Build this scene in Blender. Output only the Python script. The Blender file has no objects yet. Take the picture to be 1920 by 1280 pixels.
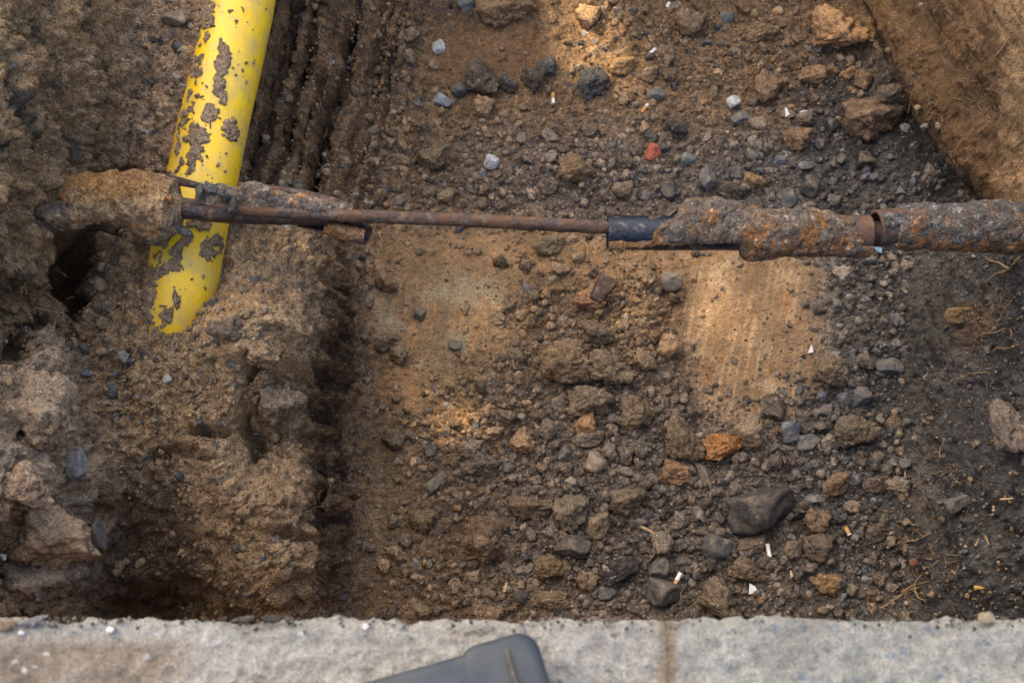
import bpy, math, random
import numpy as np
from mathutils import Vector, Matrix, Euler
R = math.radians
rng = np.random.default_rng(7); random.seed(7)
sc = bpy.context.scene
col = sc.collection

# ------------------------------------------------------------------ camera
TILT = R(25); FPX = 2667.0; DIST = 2.667
CAM = np.array([0.0, -DIST*math.sin(TILT), DIST*math.cos(TILT)])
FW = np.array([0, math.sin(TILT), -math.cos(TILT)]); RT = np.array([1.0, 0, 0]); UP = np.array([0, math.cos(TILT), math.sin(TILT)])
cd = bpy.data.cameras.new('camera'); cam = bpy.data.objects.new('camera', cd); col.objects.link(cam)
cam.location = CAM; cam.rotation_euler = (TILT, 0, 0)
cd.sensor_width = 36; cd.lens = 50; cd.clip_start = 0.05; cd.clip_end = 300
cd.dof.use_dof = True; cd.dof.focus_distance = 2.5; cd.dof.aperture_fstop = 7.0
sc.camera = cam
# ------------------------------------------------------------------ light
SUNV = Vector((-0.50, 0.50, 1.0)).normalized()          # towards the sun
w = bpy.data.worlds.new('World'); sc.world = w; w.use_nodes = True
nt = w.node_tree; bgn = nt.nodes['Background']
sky = nt.nodes.new('ShaderNodeTexSky'); sky.sky_type = 'NISHITA'; sky.sun_disc = False
sky.sun_elevation = math.asin(SUNV.z); sky.sun_rotation = math.atan2(SUNV.x, SUNV.y)
sky.air_density = 1.0; sky.dust_density = 4.0; sky.ozone_density = 1.0
nt.links.new(sky.outputs[0], bgn.inputs[0]); bgn.inputs[1].default_value = 0.15
sl = bpy.data.lights.new('sun', 'SUN'); sl.energy = 2.2; sl.angle = R(0.53); sl.color = (1.0, 0.86, 0.66)
so = bpy.data.objects.new('sun', sl); col.objects.link(so)
so.rotation_euler = (-SUNV).to_track_quat('-Z', 'Y').to_euler(); so.location = (-6, 6, 14)
vs = sc.view_settings; vs.view_transform = 'Standard'; vs.look = 'None'; vs.gamma = 1; vs.use_curve_mapping = False
vs.exposure = 1.92
vs.use_white_balance = True; vs.white_balance_temperature = 7600; vs.white_balance_tint = 6

# ------------------------------------------------------------------ helpers
def P(px, py, z):
    d = FW + RT*((px-960)/FPX) + UP*((640-py)/FPX)
    return CAM + d*((z-CAM[2])/d[2])
def proj(x, y, z):
    vx, vy, vz = x-CAM[0], y-CAM[1], z-CAM[2]
    dep = vy*FW[1]+vz*FW[2]
    return 960+FPX*vx/dep, 640-FPX*(vy*UP[1]+vz*UP[2])/dep, dep
def hsh(ix, iy, iz, seed):
    h = (ix.astype(np.int64)*374761393 + iy.astype(np.int64)*668265263 + iz.astype(np.int64)*2147483647 + seed*1274126177) & 0xffffffff
    h = ((h ^ (h >> 13))*1274126177) & 0xffffffff
    h = ((h ^ (h >> 16))*2246822519) & 0xffffffff
    return (h ^ (h >> 15)) & 0xffffff
def perlin(p, seed=0):
    i = np.floor(p).astype(np.int64); f = p-i; u = f*f*f*(f*(f*6-15)+10)
    r = np.zeros(len(p))
    for dx in (0, 1):
        wx = u[:, 0] if dx else 1-u[:, 0]
        for dy in (0, 1):
            wy = wx*(u[:, 1] if dy else 1-u[:, 1])
            for dz in (0, 1):
                wz = wy*(u[:, 2] if dz else 1-u[:, 2])
                h = hsh(i[:, 0]+dx, i[:, 1]+dy, i[:, 2]+dz, seed)
                gx = (h & 255)/127.5-1; gy = ((h >> 8) & 255)/127.5-1; gz = ((h >> 16) & 255)/127.5-1
                r += wz*(gx*(f[:, 0]-dx)+gy*(f[:, 1]-dy)+gz*(f[:, 2]-dz))
    return r
def fbm(p, seed=0, o=4, g=0.5):
    r = 0; a = 1.0
    for k in range(o):
        r = r + a*perlin(p*(2.03**k)+k*7.1, seed+k); a *= g
    return r
def worley(p, seed=0, jit=0.8):
    b = np.floor(p-0.5).astype(np.int64); f1 = np.full(len(p), 9.0); f2 = np.full(len(p), 9.0); idd = np.zeros(len(p), np.int64)
    for dx in (0, 1):
        for dy in (0, 1):
            for dz in (0, 1):
                c = b+np.array([dx, dy, dz]); h = hsh(c[:, 0], c[:, 1], c[:, 2], seed)
                q = c+0.5+jit*(np.stack([(h & 255)/255., ((h >> 8) & 255)/255., ((h >> 16) & 255)/255.], 1)-0.5)
                d = np.sqrt(((p-q)**2).sum(1))
                m = d < f1
                f2 = np.where(m, f1, np.minimum(f2, d)); idd = np.where(m, h, idd); f1 = np.where(m, d, f1)
    return f1, f2, ((idd*7919) % 1000003)/1000003.0
def ss(a, b, x):
    t = np.clip((x-a)/(b-a), 0, 1); return t*t*(3-2*t)
def mkmesh(name, V, F, C=None, smooth=True):
    me = bpy.data.meshes.new(name); V = np.asarray(V, np.float32); F = np.asarray(F, np.int32)
    n, k = F.shape
    me.vertices.add(len(V)); me.vertices.foreach_set('co', V.ravel())
    me.loops.add(n*k); me.loops.foreach_set('vertex_index', F.ravel())
    me.polygons.add(n); me.polygons.foreach_set('loop_start', np.arange(0, n*k, k, dtype=np.int32))
    me.polygons.foreach_set('loop_total', np.full(n, k, np.int32))
    if smooth: me.polygons.foreach_set('use_smooth', np.ones(n, bool))
    me.update(calc_edges=True)
    if C is not None:
        a = me.color_attributes.new('Col', 'FLOAT_COLOR', 'POINT')
        cc = np.ones((len(V), 4), np.float32); cc[:, :C.shape[1]] = C; a.data.foreach_set('color', cc.ravel())
    me.validate()
    return me
def link(name, me, mat=None, parent=None, loc=None, color=(1, 1, 1)):
    o = bpy.data.objects.new(name, me); col.objects.link(o)
    if mat and not me.materials: me.materials.append(mat)
    if parent: o.parent = parent
    if loc is not None: o.location = loc
    o.color = (*color, 1)
    return o
def tag(o, label=None, cat=None, group=None, kind=None):
    if label: o['label'] = label
    if cat: o['category'] = cat
    if group: o['group'] = group
    if kind: o['kind'] = kind
    return o
def empty(name, loc):
    o = bpy.data.objects.new(name, None); o.empty_display_size = 0.05; col.objects.link(o); o.location = loc; return o
def gridfaces(nr, nc, wrap=False):
    i = np.arange(nr-1)[:, None]; j = np.arange(nc if wrap else nc-1)[None, :]; j2 = (j+1) % nc
    return np.stack([i*nc+j, i*nc+j2, (i+1)*nc+j2, (i+1)*nc+j], -1).reshape(-1, 4)

# ------------------------------------------------------------------ materials
def nmat(name):
    m = bpy.data.materials.new(name); m.use_nodes = True; t = m.node_tree
    return m, t, t.nodes['Principled BSDF'], t.nodes.new, t.links.new
def math_n(t, op, a, b=None):
    n = t.nodes.new('ShaderNodeMath'); n.operation = op
    for i, v in enumerate((a, b)):
        if v is None: continue
        if isinstance(v, (int, float)): n.inputs[i].default_value = v
        else: t.links.new(v, n.inputs[i])
    return n.outputs[0]
def mixc(t, fac, a, b, bt='MIX'):
    n = t.nodes.new('ShaderNodeMix'); n.data_type = 'RGBA'; n.blend_type = bt
    for s, v in ((n.inputs[0], fac), (n.inputs[6], a), (n.inputs[7], b)):
        if isinstance(v, (int, float)): s.default_value = v
        elif isinstance(v, tuple): s.default_value = (*v, 1)
        else: t.links.new(v, s)
    return n.outputs[2]
def noise_n(t, vec, scale, det=3, rough=0.6, dist=0):
    n = t.nodes.new('ShaderNodeTexNoise'); n.inputs['Scale'].default_value = scale; n.inputs['Detail'].default_value = det
    n.inputs['Roughness'].default_value = rough; n.inputs['Distortion'].default_value = dist
    if vec is not None: t.links.new(vec, n.inputs['Vector'])
    return n.outputs['Fac']
def ramp(t, fac, lo, hi):
    n = t.nodes.new('ShaderNodeMapRange'); n.inputs[1].default_value = lo; n.inputs[2].default_value = hi
    t.links.new(fac, n.inputs[0]); return n.outputs[0]
def soil_mat(name, grain=1.0, bump=1.0, dust=0.0, rough=0.93, speck=1.0, sat_dust=(0.25, 0.18, 0.12)):
    m, t, b, N, L = nmat(name)
    g = N('ShaderNodeNewGeometry'); at = N('ShaderNodeAttribute'); at.attribute_name = 'Col'; oi = N('ShaderNodeObjectInfo')
    pos = g.outputs['Position']
    base = mixc(t, 1.0, at.outputs['Color'], oi.outputs['Color'], 'MULTIPLY')
    if dust:
        sx = N('ShaderNodeSeparateXYZ'); L(g.outputs['Normal'], sx.inputs[0])
        dz = ramp(t, sx.outputs['Z'], 0.2, 0.95); dn = ramp(t, noise_n(t, pos, 45, 5, 0.7), 0.36, 0.62)
        base = mixc(t, math_n(t, 'MULTIPLY', math_n(t, 'MULTIPLY', dz, dn), dust), base, sat_dust)
    n1 = noise_n(t, pos, 330, 3, 0.7); n2 = noise_n(t, pos, 90, 4, 0.65); n3 = noise_n(t, pos, 14, 4, 0.6)
    f = math_n(t, 'ADD', math_n(t, 'MULTIPLY', ramp(t, n1, 0.3, 0.7), 1.3*grain), 1-0.66*grain)
    f2 = math_n(t, 'ADD', math_n(t, 'MULTIPLY', ramp(t, n2, 0.3, 0.7), 0.8*grain), 1-0.42*grain)
    f3 = math_n(t, 'ADD', math_n(t, 'MULTIPLY', ramp(t, n3, 0.25, 0.75), 0.4*grain), 1-0.2*grain)
    ff = math_n(t, 'MULTIPLY', math_n(t, 'MULTIPLY', f, f2), f3)
    ff = math_n(t, 'ADD', math_n(t, 'MULTIPLY', math_n(t, 'SUBTRACT', ff, 1.0), at.outputs['Alpha']), 1.0)
    cx = N('ShaderNodeCombineXYZ'); [L(ff, cx.inputs[i]) for i in range(3)]
    base = mixc(t, 1.0, base, cx.outputs[0], 'MULTIPLY')
    # single coloured grains
    v = N('ShaderNodeTexVoronoi'); v.inputs['Scale'].default_value = 210; L(pos, v.inputs['Vector'])
    sv = N('ShaderNodeSeparateColor'); L(v.outputs['Color'], sv.inputs[0])
    near = math_n(t, 'MULTIPLY', math_n(t, 'LESS_THAN', v.outputs['Distance'], 0.42), at.outputs['Alpha'])
    light = math_n(t, 'MULTIPLY', math_n(t, 'GREATER_THAN', sv.outputs[0], 0.955), near)
    dark = math_n(t, 'MULTIPLY', math_n(t, 'LESS_THAN', sv.outputs[0], 0.10), near)
    rust = math_n(t, 'MULTIPLY', math_n(t, 'GREATER_THAN', sv.outputs[1], 0.95), near)
    base = mixc(t, math_n(t, 'MULTIPLY', dark, 0.65*speck), base, (0.03, 0.03, 0.033))
    base = mixc(t, math_n(t, 'MULTIPLY', rust, 0.55*speck), base, (0.30, 0.13, 0.05))
    base = mixc(t, math_n(t, 'MULTIPLY', light, 0.55*speck), base, (0.50, 0.45, 0.38))
    L(base, b.inputs['Base Color']); b.inputs['Roughness'].default_value = rough
    b.inputs['Specular IOR Level'].default_value = 0.25
    hb = math_n(t, 'ADD', math_n(t, 'MULTIPLY', n1, 0.5), n2)
    bp = N('ShaderNodeBump'); bp.inputs['Strength'].default_value = 1.0*bump; bp.inputs['Distance'].default_value = 0.015
    L(hb, bp.inputs['Height']); L(bp.outputs[0], b.inputs['Normal'])
    return m
M_soil = soil_mat('moist_soil')
M_stone = soil_mat('dusty_stone', grain=0.6, bump=0.4, dust=0.62, rough=0.7, speck=0.3)
M_clod = soil_mat('dirt_clod', grain=0.9, bump=0.8, dust=0.2)
def rust_mat(name, base, rustc, amt, metal=0.3, rough=0.6, scale=30):
    m, t, b, N, L = nmat(name); g = N('ShaderNodeNewGeometry'); pos = g.outputs['Position']
    r1 = ramp(t, noise_n(t, pos, scale, 6, 0.7, 0.6), 0.5-amt*0.3, 0.62-amt*0.2)
    r2 = noise_n(t, pos, scale*7, 4, 0.7)
    c = mixc(t, r1, base, rustc)
    c = mixc(t, math_n(t, 'MULTIPLY', ramp(t, noise_n(t, pos, scale*1.7, 6, 0.75), 0.54, 0.66), .7), c, (0.22, 0.165, 0.125))
    c = mixc(t, math_n(t, 'MULTIPLY', ramp(t, r2, 0.55, 0.7), 0.5), c, (0.04, 0.032, 0.03))
    L(c, b.inputs['Base Color']); b.inputs['Metallic'].default_value = metal
    L(math_n(t, 'ADD', math_n(t, 'MULTIPLY', r1, 0.3), rough-0.1), b.inputs['Roughness'])
    bp = N('ShaderNodeBump'); bp.inputs['Strength'].default_value = 0.6; bp.inputs['Distance'].default_value = 0.003
    L(math_n(t, 'ADD', r1, r2), bp.inputs['Height']); L(bp.outputs[0], b.inputs['Normal'])
    return m
def plain_mat(name, c, rough=0.6, var=0.25, scale=80, bump=0.15, c2=None):
    m, t, b, N, L = nmat(name); g = N('ShaderNodeNewGeometry'); n = noise_n(t, g.outputs['Position'], scale, 4, 0.6)
    k = mixc(t, ramp(t, n, 0.3, 0.7), tuple(x*(1-var) for x in c), c2 or tuple(min(1, x*(1+var)) for x in c))
    L(k, b.inputs['Base Color']); b.inputs['Roughness'].default_value = rough
    bp = N('ShaderNodeBump'); bp.inputs['Strength'].default_value = bump; bp.inputs['Distance'].default_value = 0.002
    L(n, bp.inputs['Height']); L(bp.outputs[0], b.inputs['Normal'])
    return m

# ------------------------------------------------------------------ terrain base: control points (photo px, py, height)
rows = {
 -100: [(-400,.9),(-60,.84),(60,.75),(150,.62),(225,.48),(262,.42),(400,.42),(470,.36),(528,.36),(545,.30),(610,.22),(700,.12),(775,.04),(815,0),(1200,0),(1500,0),(1545,0),(1570,.02),(1700,.42),(1860,.78),(2200,.9)],
 40:   [(-400,.9),(-60,.83),(50,.73),(130,.62),(215,.48),(248,.42),(385,.43),(450,.36),(505,.36),(520,.30),(600,.21),(700,.10),(765,.03),(800,0),(1200,0),(1500,0),(1600,0),(1622,.02),(1740,.38),(1870,.72),(1900,.76),(2200,.9)],
 170:  [(-400,.9),(-60,.80),(40,.70),(120,.60),(200,.48),(240,.42),(330,.42),(352,.42),(420,.36),(478,.36),(500,.28),(590,.20),(680,.08),(738,.02),(770,0),(1200,0),(1660,0),(1690,.02),(1790,.34),(1900,.68),(1940,.75),(2200,.9)],
 300:  [(-400,.9),(-60,.78),(40,.68),(110,.60),(180,.48),(215,.41),(300,.40),(320,.41),(390,.35),(450,.35),(470,.29),(560,.21),(650,.09),(705,.02),(735,0),(1200,0),(1760,0),(1795,.02),(1870,.28),(1960,.6),(2200,.9)],
 370:  [(-400,.9),(-60,.78),(20,.68),(70,.60),(110,.52),(160,.42),(215,.37),(300,.37),(375,.33),(445,.33),(470,.29),(560,.22),(640,.10),(692,.02),(715,0),(1200,0),(1840,.0),(1862,.02),(1900,.18),(1980,.5),(2200,.85)],
 430:  [(-400,.9),(-60,.75),(20,.66),(75,.60),(100,.52),(118,.16),(150,.14),(185,.22),(210,.34),(280,.36),(360,.31),(425,.33),(460,.30),(560,.27),(630,.14),(672,.03),(698,0),(1200,0),(1700,0),(1820,.06),(1880,.24),(1960,.40),(2200,.7)],
 520:  [(-400,.85),(-60,.70),(20,.62),(70,.55),(95,.46),(112,.14),(140,.13),(172,.22),(195,.34),(262,.37),(340,.31),(405,.33),(440,.37),(540,.36),(600,.30),(645,.12),(668,.03),(688,0),(1200,0),(1690,0),(1780,.05),(1860,.17),(1960,.34),(2200,.6)],
 600:  [(-400,.8),(-60,.68),(20,.60),(60,.54),(85,.44),(105,.20),(130,.24),(170,.34),(262,.372),(318,.345),(355,.355),(392,.415),(440,.42),(540,.41),(590,.37),(640,.14),(662,.03),(680,0),(1200,0),(1670,0),(1760,.04),(1815,.14),(1960,.33),(2200,.55)],
 680:  [(-400,.8),(-60,.66),(30,.58),(70,.52),(100,.46),(130,.38),(200,.36),(330,.38),(440,.41),(545,.41),(585,.35),(635,.12),(658,.03),(676,0),(1200,0),(1690,0),(1745,.03),(1775,.15),(1960,.32),(2200,.55)],
 760:  [(-400,.8),(-60,.65),(30,.58),(110,.54),(130,.50),(150,.38),(200,.34),(330,.35),(440,.40),(470,.36),(500,.33),(560,.37),(590,.30),(632,.10),(655,.02),(674,0),(1200,0),(1690,0),(1735,.02),(1757,.16),(1960,.34),(2200,.55)],
 840:  [(-400,.8),(-60,.65),(30,.58),(130,.54),(152,.48),(172,.34),(220,.30),(300,.32),(400,.36),(470,.30),(490,.26),(560,.34),(595,.29),(630,.10),(655,.02),(674,0),(1200,0),(1690,0),(1725,.02),(1752,.16),(1960,.36),(2200,.55)],
 920:  [(-400,.8),(-60,.62),(30,.56),(130,.52),(148,.42),(180,.34),(230,.28),(320,.29),(420,.33),(560,.34),(605,.28),(640,.10),(660,.02),(676,0),(1200,0),(1680,0),(1708,.02),(1735,.14),(1960,.33),(2200,.5)],
 1000: [(-400,.8),(-60,.60),(30,.55),(140,.48),(165,.36),(195,.25),(240,.21),(320,.22),(400,.27),(560,.33),(610,.28),(640,.10),(660,.02),(676,0),(1200,0),(1670,0),(1700,.02),(1725,.12),(1960,.30),(2200,.5)],
 1080: [(-400,.8),(-60,.44),(30,.36),(150,.28),(180,.20),(210,.16),(330,.15),(390,.21),(540,.29),(590,.24),(622,.09),(650,.02),(672,0),(1200,0),(1670,0),(1705,.01),(1740,.10),(1960,.26),(2200,.5)],
 1130: [(-400,.8),(-60,.20),(30,.12),(140,.08),(200,.05),(330,.06),(390,.13),(520,.22),(580,.17),(615,.06),(645,.01),(672,0),(1200,0),(1680,0),(1710,.01),(1750,.09),(1960,.23),(2200,.5)],
 1180: [(-400,.8),(-60,.14),(140,.05),(330,.05),(400,.10),(520,.16),(580,.12),(640,.0),(1200,0),(1680,0),(1750,.08),(1960,.2),(2200,.5)],
}
# the undercut sides are pulled back until every bank stands at most upright
def fixrow(py, lst):
    lst = [list(q) for q in lst]; zs = [q[1] for q in lst]; n = len(lst)
    if py <= 400:
        foot = next(q[0] for q in lst if q[0] > 1300 and q[1] > 0)
        lst = [q for q in lst if q[0] < foot]+[[foot, .01], [foot+32, .12]]+[[foot+k, .12+.00120*(k-32)] for k in (90, 160, 260, 400, 580)]; n = len(lst)
    lf0 = max(i for i in range(n) if lst[i][1] > .001 and lst[i][0] < 960); r0 = min(i for i in range(n) if lst[i][1] > .001 and lst[i][0] > 960)
    def wx(q): return P(q[0], py, q[1])[0]
    for rng_, sg in ((range(lf0-1, -1, -1), -1), (range(r0+1, n), 1)):
        pv_ = lst[lf0 if sg < 0 else r0]
        for i in rng_:
            while (wx(lst[i])-wx(pv_))*sg < .004+.012*abs(lst[i][1]-pv_[1])/.1 and lst[i][1] > 0: lst[i][1] -= .005
            pv_ = lst[i]
    return lst
rows = {py: fixrow(py, l) for py, l in rows.items()}
def rowz(py, l, n=700):
    """height along a row against a position counted between its two feet"""
    px = np.array([q[0] for q in l], float); zv = np.array([q[1] for q in l])
    k = [i for i in range(len(l)) if zv[i] > .001]; fl_ = max(i for i in k if px[i] < 960)+1; fr_ = min(i for i in k if px[i] > 960)-1
    e = np.array([-400, px[fl_], px[fr_], 2200.]); t = np.concatenate([np.linspace(0, 1, n)[:-1], np.linspace(1, 2, 60)[:-1], np.linspace(2, 3, n//2)])
    X = np.interp(t, [0, 1, 2, 3], e); return X, np.interp(X, px, zv)
KYS = sorted(rows); RZ = [rowz(k, rows[k]) for k in KYS]
dense = []
for i in range(len(KYS)-1):
    for f in np.linspace(0, 1, int((KYS[i+1]-KYS[i])/3)+1)[:-1]:
        X = RZ[i][0]*(1-f)+RZ[i+1][0]*f; Z = RZ[i][1]*(1-f)+RZ[i+1][1]*f; py = KYS[i]*(1-f)+KYS[i+1]*f
        d = FW[None]+RT[None]*((X-960)/FPX)[:, None]+UP[None]*((640-py)/FPX); dense.append(CAM+d*((Z-CAM[2])/d[:, 2])[:, None])
dense = np.concatenate(dense)
CE = 0.006; GX0, GX1, GY0, GY1 = -2.5, 2.5, -1.9, 2.6
gx = np.arange(GX0, GX1, CE); gy = np.arange(GY0, GY1, CE); H0 = np.full((len(gy), len(gx)), -1.0)
ii = ((dense[:, 0]-GX0)/CE).round().astype(int); jj = ((dense[:, 1]-GY0)/CE).round().astype(int); ok = (ii >= 0) & (ii < len(gx)) & (jj >= 0) & (jj < len(gy))
np.maximum.at(H0, (jj[ok], ii[ok]), dense[ok, 2])
# beyond the frame: carry the edges out to street level
XX, YY = np.meshgrid(gx, gy)
far = np.full(H0.shape, np.nan)
st_ = (YY < -.80) | (np.abs(XX) > 1.6) | (YY > 2.1); H0[st_] = .88
m = (YY < -.60) & (YY > -.74) & (XX < .72) & (XX > -.62) & (H0 < 0); H0[m] = 0.0
known = H0 > -.5; A_ = np.where(known, H0, 0); 
def fill(A, K):
    """pull-push filling of the cells nothing is known about"""
    if min(A.shape) < 4: return np.where(K > 0, A, .5)
    h, w_ = A.shape; h2, w2 = (h+1)//2, (w_+1)//2; Ap = np.zeros((h2*2, w2*2)); Kp = np.zeros((h2*2, w2*2)); Ap[:h, :w_] = A*K; Kp[:h, :w_] = K
    S = Ap.reshape(h2, 2, w2, 2).sum((1, 3)); W_ = Kp.reshape(h2, 2, w2, 2).sum((1, 3)); lo = fill(np.where(W_ > 0, S/np.maximum(W_, 1e-9), 0), (W_ > 0)*1.0)
    up = np.repeat(np.repeat(lo, 2, 0), 2, 1)[:h, :w_]
    return np.where(K > 0, A, up)
H0 = fill(A_, known*1.0)
def blur(A, s):
    k = np.arange(-int(3*s)-1, int(3*s)+2); g = np.exp(-k*k/(2*s*s)); g /= g.sum(); n = len(k)//2
    B = np.pad(A, n, mode='edge')
    B = sum(g[i]*B[i:i+A.shape[0], :] for i in range(len(k)))
    return sum(g[i]*B[:, i:i+A.shape[1]] for i in range(len(k)))
for _ in range(3):
    Bl = blur(H0, 3.0); H0 = np.where(known, H0, Bl)
def samp(A, x, y, x0=None, y0=None, ce=None):
    x0 = GX0 if x0 is None else x0; y0 = GY0 if y0 is None else y0; ce = ce or CE
    fx = np.clip((x-x0)/ce, 0, A.shape[1]-1.001); fy = np.clip((y-y0)/ce, 0, A.shape[0]-1.001)
    i = fx.astype(int); j = fy.astype(int); fx = fx-i; fy = fy-j
    return (A[j, i]*(1-fx)+A[j, i+1]*fx)*(1-fy)+(A[j+1, i]*(1-fx)+A[j+1, i+1]*fx)*fy
H0 = blur(H0, 1.6)
# grid whose columns crowd where the ground is steep
NY, NX = 740, 920
ys = np.concatenate([np.linspace(-1.8, -0.72, 14)[:-1], np.linspace(-0.72, 0.88, NY-46), np.linspace(0.88, 2.55, 34)[1:]]); NY = len(ys)
xf = np.linspace(-2.45, 2.45, 2400); Xg = np.zeros((NY, NX))
HR = samp(blur(H0, 2.5), *np.meshgrid(xf, ys)); gxr = np.abs(np.gradient(HR, xf, axis=1))
den = np.where(np.abs(xf) < 1.16, 1.0, 0.12)[None, :]*np.sqrt(1+(gxr*0.8)**2)
kk = np.exp(-np.arange(-9, 10)**2/30.); kk /= kk.sum()
dp = np.pad(den, ((9, 9), (0, 0)), mode='edge'); den = sum(kk[i]*dp[i:i+NY] for i in range(19))
cs = np.cumsum(den, axis=1)
for j in range(NY):
    c = cs[j]; Xg[j] = np.interp(np.linspace(c[0], c[-1], NX), c, xf)
Yg = np.repeat(ys[:, None], NX, 1)
h0 = samp(H0, Xg, Yg)
U0, V0, _ = proj(Xg, Yg, h0)
x, y, z = Xg.ravel(), Yg.ravel(), h0.ravel(); u, v = U0.ravel(), V0.ravel()
Pt = np.stack([x, y, z], 1)
w1 = fbm(Pt*9, 3, 4)*45; w2 = fbm(Pt*9+31, 5, 4)*45
uw, vw = u+w1, v+w2
def blob(cx, cy, rx, ry, ang=0, soft=0.5, a=None, b=None):
    a = uw if a is None else a; b = vw if b is None else b
    c, s = math.cos(R(ang)), math.sin(R(ang)); dx, dy = a-cx, b-cy
    return 1-ss(1-soft, 1+soft, np.sqrt(((dx*c+dy*s)/rx)**2+((-dx*s+dy*c)/ry)**2))
left = (z > 0.03) & (x < 0); lf = ss(0.02, 0.10, z)*(x < 0.1); rt = ss(0.01, 0.06, z)*(x > 0.1)
# striations cut into the bank right of the yellow pipe
t = u+0.24*v
gm = ss(0.0, 0.05, z)*ss(485, 520, t)*(1-ss(810, 860, t))*(1-ss(330, 470, v))
tt = np.stack([t/(23)+w1/52, v/1100+3, z*0+.5], 1)
gmod = .35+1.3*ss(-.3, .35, fbm(Pt*9+2, 73, 3))
z += gm*gmod*(0.066*perlin(tt, 71)+0.030*perlin(tt*np.array([2.7, 2.5, 1]), 72)-.018)
# furrow streaks on the upper right wall
wm = rt*(1-ss(360, 420, v)); tw = np.stack([(u-0.72*v)/30, (u*0.6+v)/500, z*0], 1)
z += wm*(0.045*perlin(tw, 81)+0.020*perlin(tw*2.3, 82))
Zg = z.reshape(NY, NX); Pt = np.stack([x, y, z], 1)
G = Pt.reshape(NY, NX, 3)
du = np.gradient(G, axis=1); dv = np.gradient(G, axis=0)
Nn = np.cross(du, dv); Nn /= np.linalg.norm(Nn, axis=2, keepdims=True)
def sm(A, n=2):
    for _ in range(n):
        A = (A+np.roll(A, 1, 0)+np.roll(A, -1, 0)+np.roll(A, 1, 1)+np.roll(A, -1, 1))/5
    return A
Nn = np.stack([sm(Nn[..., k], 4) for k in range(3)], -1); Nn /= np.linalg.norm(Nn, axis=2, keepdims=True); Nf = Nn.reshape(-1, 3)
steep = 1-Nf[:, 2]
# region masks
es = lf*blob(628, 800, 50, 340, 0, .5, u+26*perlin(Pt*9, 76)+18*perlin(Pt*25, 77), v)
eg = perlin(np.stack([x/.2, (y+.25*z)/.022, z/.25], 1), 78)+.4*perlin(np.stack([x/.1, y/.011, z/.08], 1), 79)
scrA = blob(835, 570, 130, 150, 15)*(z < .04); scrB = blob(1415, 620, 125, 190, 0, .35)*(z < .04); scrC = blob(1060, 470, 360, 45, 0)*(z < .04)
scrD = blob(930, 110, 120, 75, 0)*(z < .04)
scrape = np.clip(scrA*0.8+scrB+scrC*0.8+scrD*0.6, 0, 1)
sandr = blob(730, 900, 50, 330, 4)*(z < .05)
rough = 0.55+0*z
rough = rough+lf*0.30+lf*blob(110, 330, 170, 420)*0.75+lf*blob(90, 900, 130, 260)*0.5
rough = rough+lf*blob(560, 830, 110, 300)*0.3-lf*blob(300, 160, 60, 190, 12)*0.7-lf*blob(300, 760, 160, 90)*0.3
rough = rough-gm*.35+.5*blob(1200, 900, 420, 260)*(z < .04)+.3*blob(1150, 330, 380, 70)*(z < .04)
rough = np.where(rt > 0.3, 0.30+0.85*(v > 450), rough)-scrape*0.4-sandr*0.25*(z < .04)
rough = np.clip(rough, 0.12, 2.2)
bank = np.clip(lf+rt*0.7, 0, 1)
rough = rough-.45*lf*blob(460, 760, 150, 330)*(1-es)
rough = np.clip(rough, .12, 2.2)
f1a, f2a, ida = worley(Pt/0.060+fbm(Pt*30, 91, 3)[:, None]*.6, 11); f1b, f2b, idb = worley(Pt/0.026+fbm(Pt*70, 92, 3)[:, None]*.45, 12)
f1c, f2c, idc = worley(Pt/0.0125, 13)
big = fbm(Pt/0.14, 21, 3); mid = fbm(Pt/0.045, 24, 3); fine = fbm(Pt/0.014, 28, 3, .6)
disp = rough*(0.020*big*(0.35+0.9*bank)+0.013*mid+0.0066*fine)
disp += rough*bank*(0.010*np.sqrt(np.clip(0.55-f1a**2, 0, 1))*(ida > .6)+0.010*np.sqrt(np.clip(0.5-f1b**2, 0, 1))*(idb > .4))
f1d, _, idd_ = worley(Pt/.0078+fbm(Pt*150, 96, 2)[:, None]*.3, 14)
disp += (.25+.75*np.clip(rough, 0, 1))*(1-.9*scrape)*.0042*np.sqrt(np.clip(.5*idd_-f1d**2, 0, 1))*1.6
pm = np.clip(1-1.1*scrape-0.6*sandr-.75*bank*ss(.1, .4, steep), 0, 1)
disp += pm*(0.009*np.sqrt(np.clip(0.36*idb-f1b**2, 0, 1))*2+0.0055*np.sqrt(np.clip(0.45*idc-f1c**2, 0, 1))*2)
# deep pits in the left banks
pit = ss(.28, .6, fbm(Pt/0.10+9, 41, 3))*lf*(blob(110, 300, 190, 420)+blob(560, 780, 90, 330)+.3)
disp += (scrB+scrA*.6)*.0022*(stk+.6*stk2) if 0 else 0
disp -= 0.024*pit
ridge = np.abs(perlin(Pt/0.07+3, 55)); disp += rough*bank*0.012*(0.25-ridge)
disp += lf*.010*fbm(Pt/.22+3, 95, 2)*blob(440, 780, 200, 330)
D = Pt+Nf*disp[:, None]
D[:, 0] += es*.028*eg; D[:, 0] += bank*0.004*perlin(Pt/0.02, 61); D[:, 1] += bank*0.004*perlin(Pt/0.02+5, 62)
hol = blob(140, 490, 42, 85, 8, .35)*lf; D += hol[:, None]*np.array([-.10, .03, -.17])
hol2 = blob(25, 665, 30, 26, 0, .4)*lf; D += hol2[:, None]*np.array([-.04, 0, -.08])
wf = (x > .3)*(1-ss(330, 395, v)); D[:, 0] += wf*(.045*np.exp(-((z-.03)/.03)**2)-.030*np.exp(-((z-.14)/.06)**2))
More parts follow.
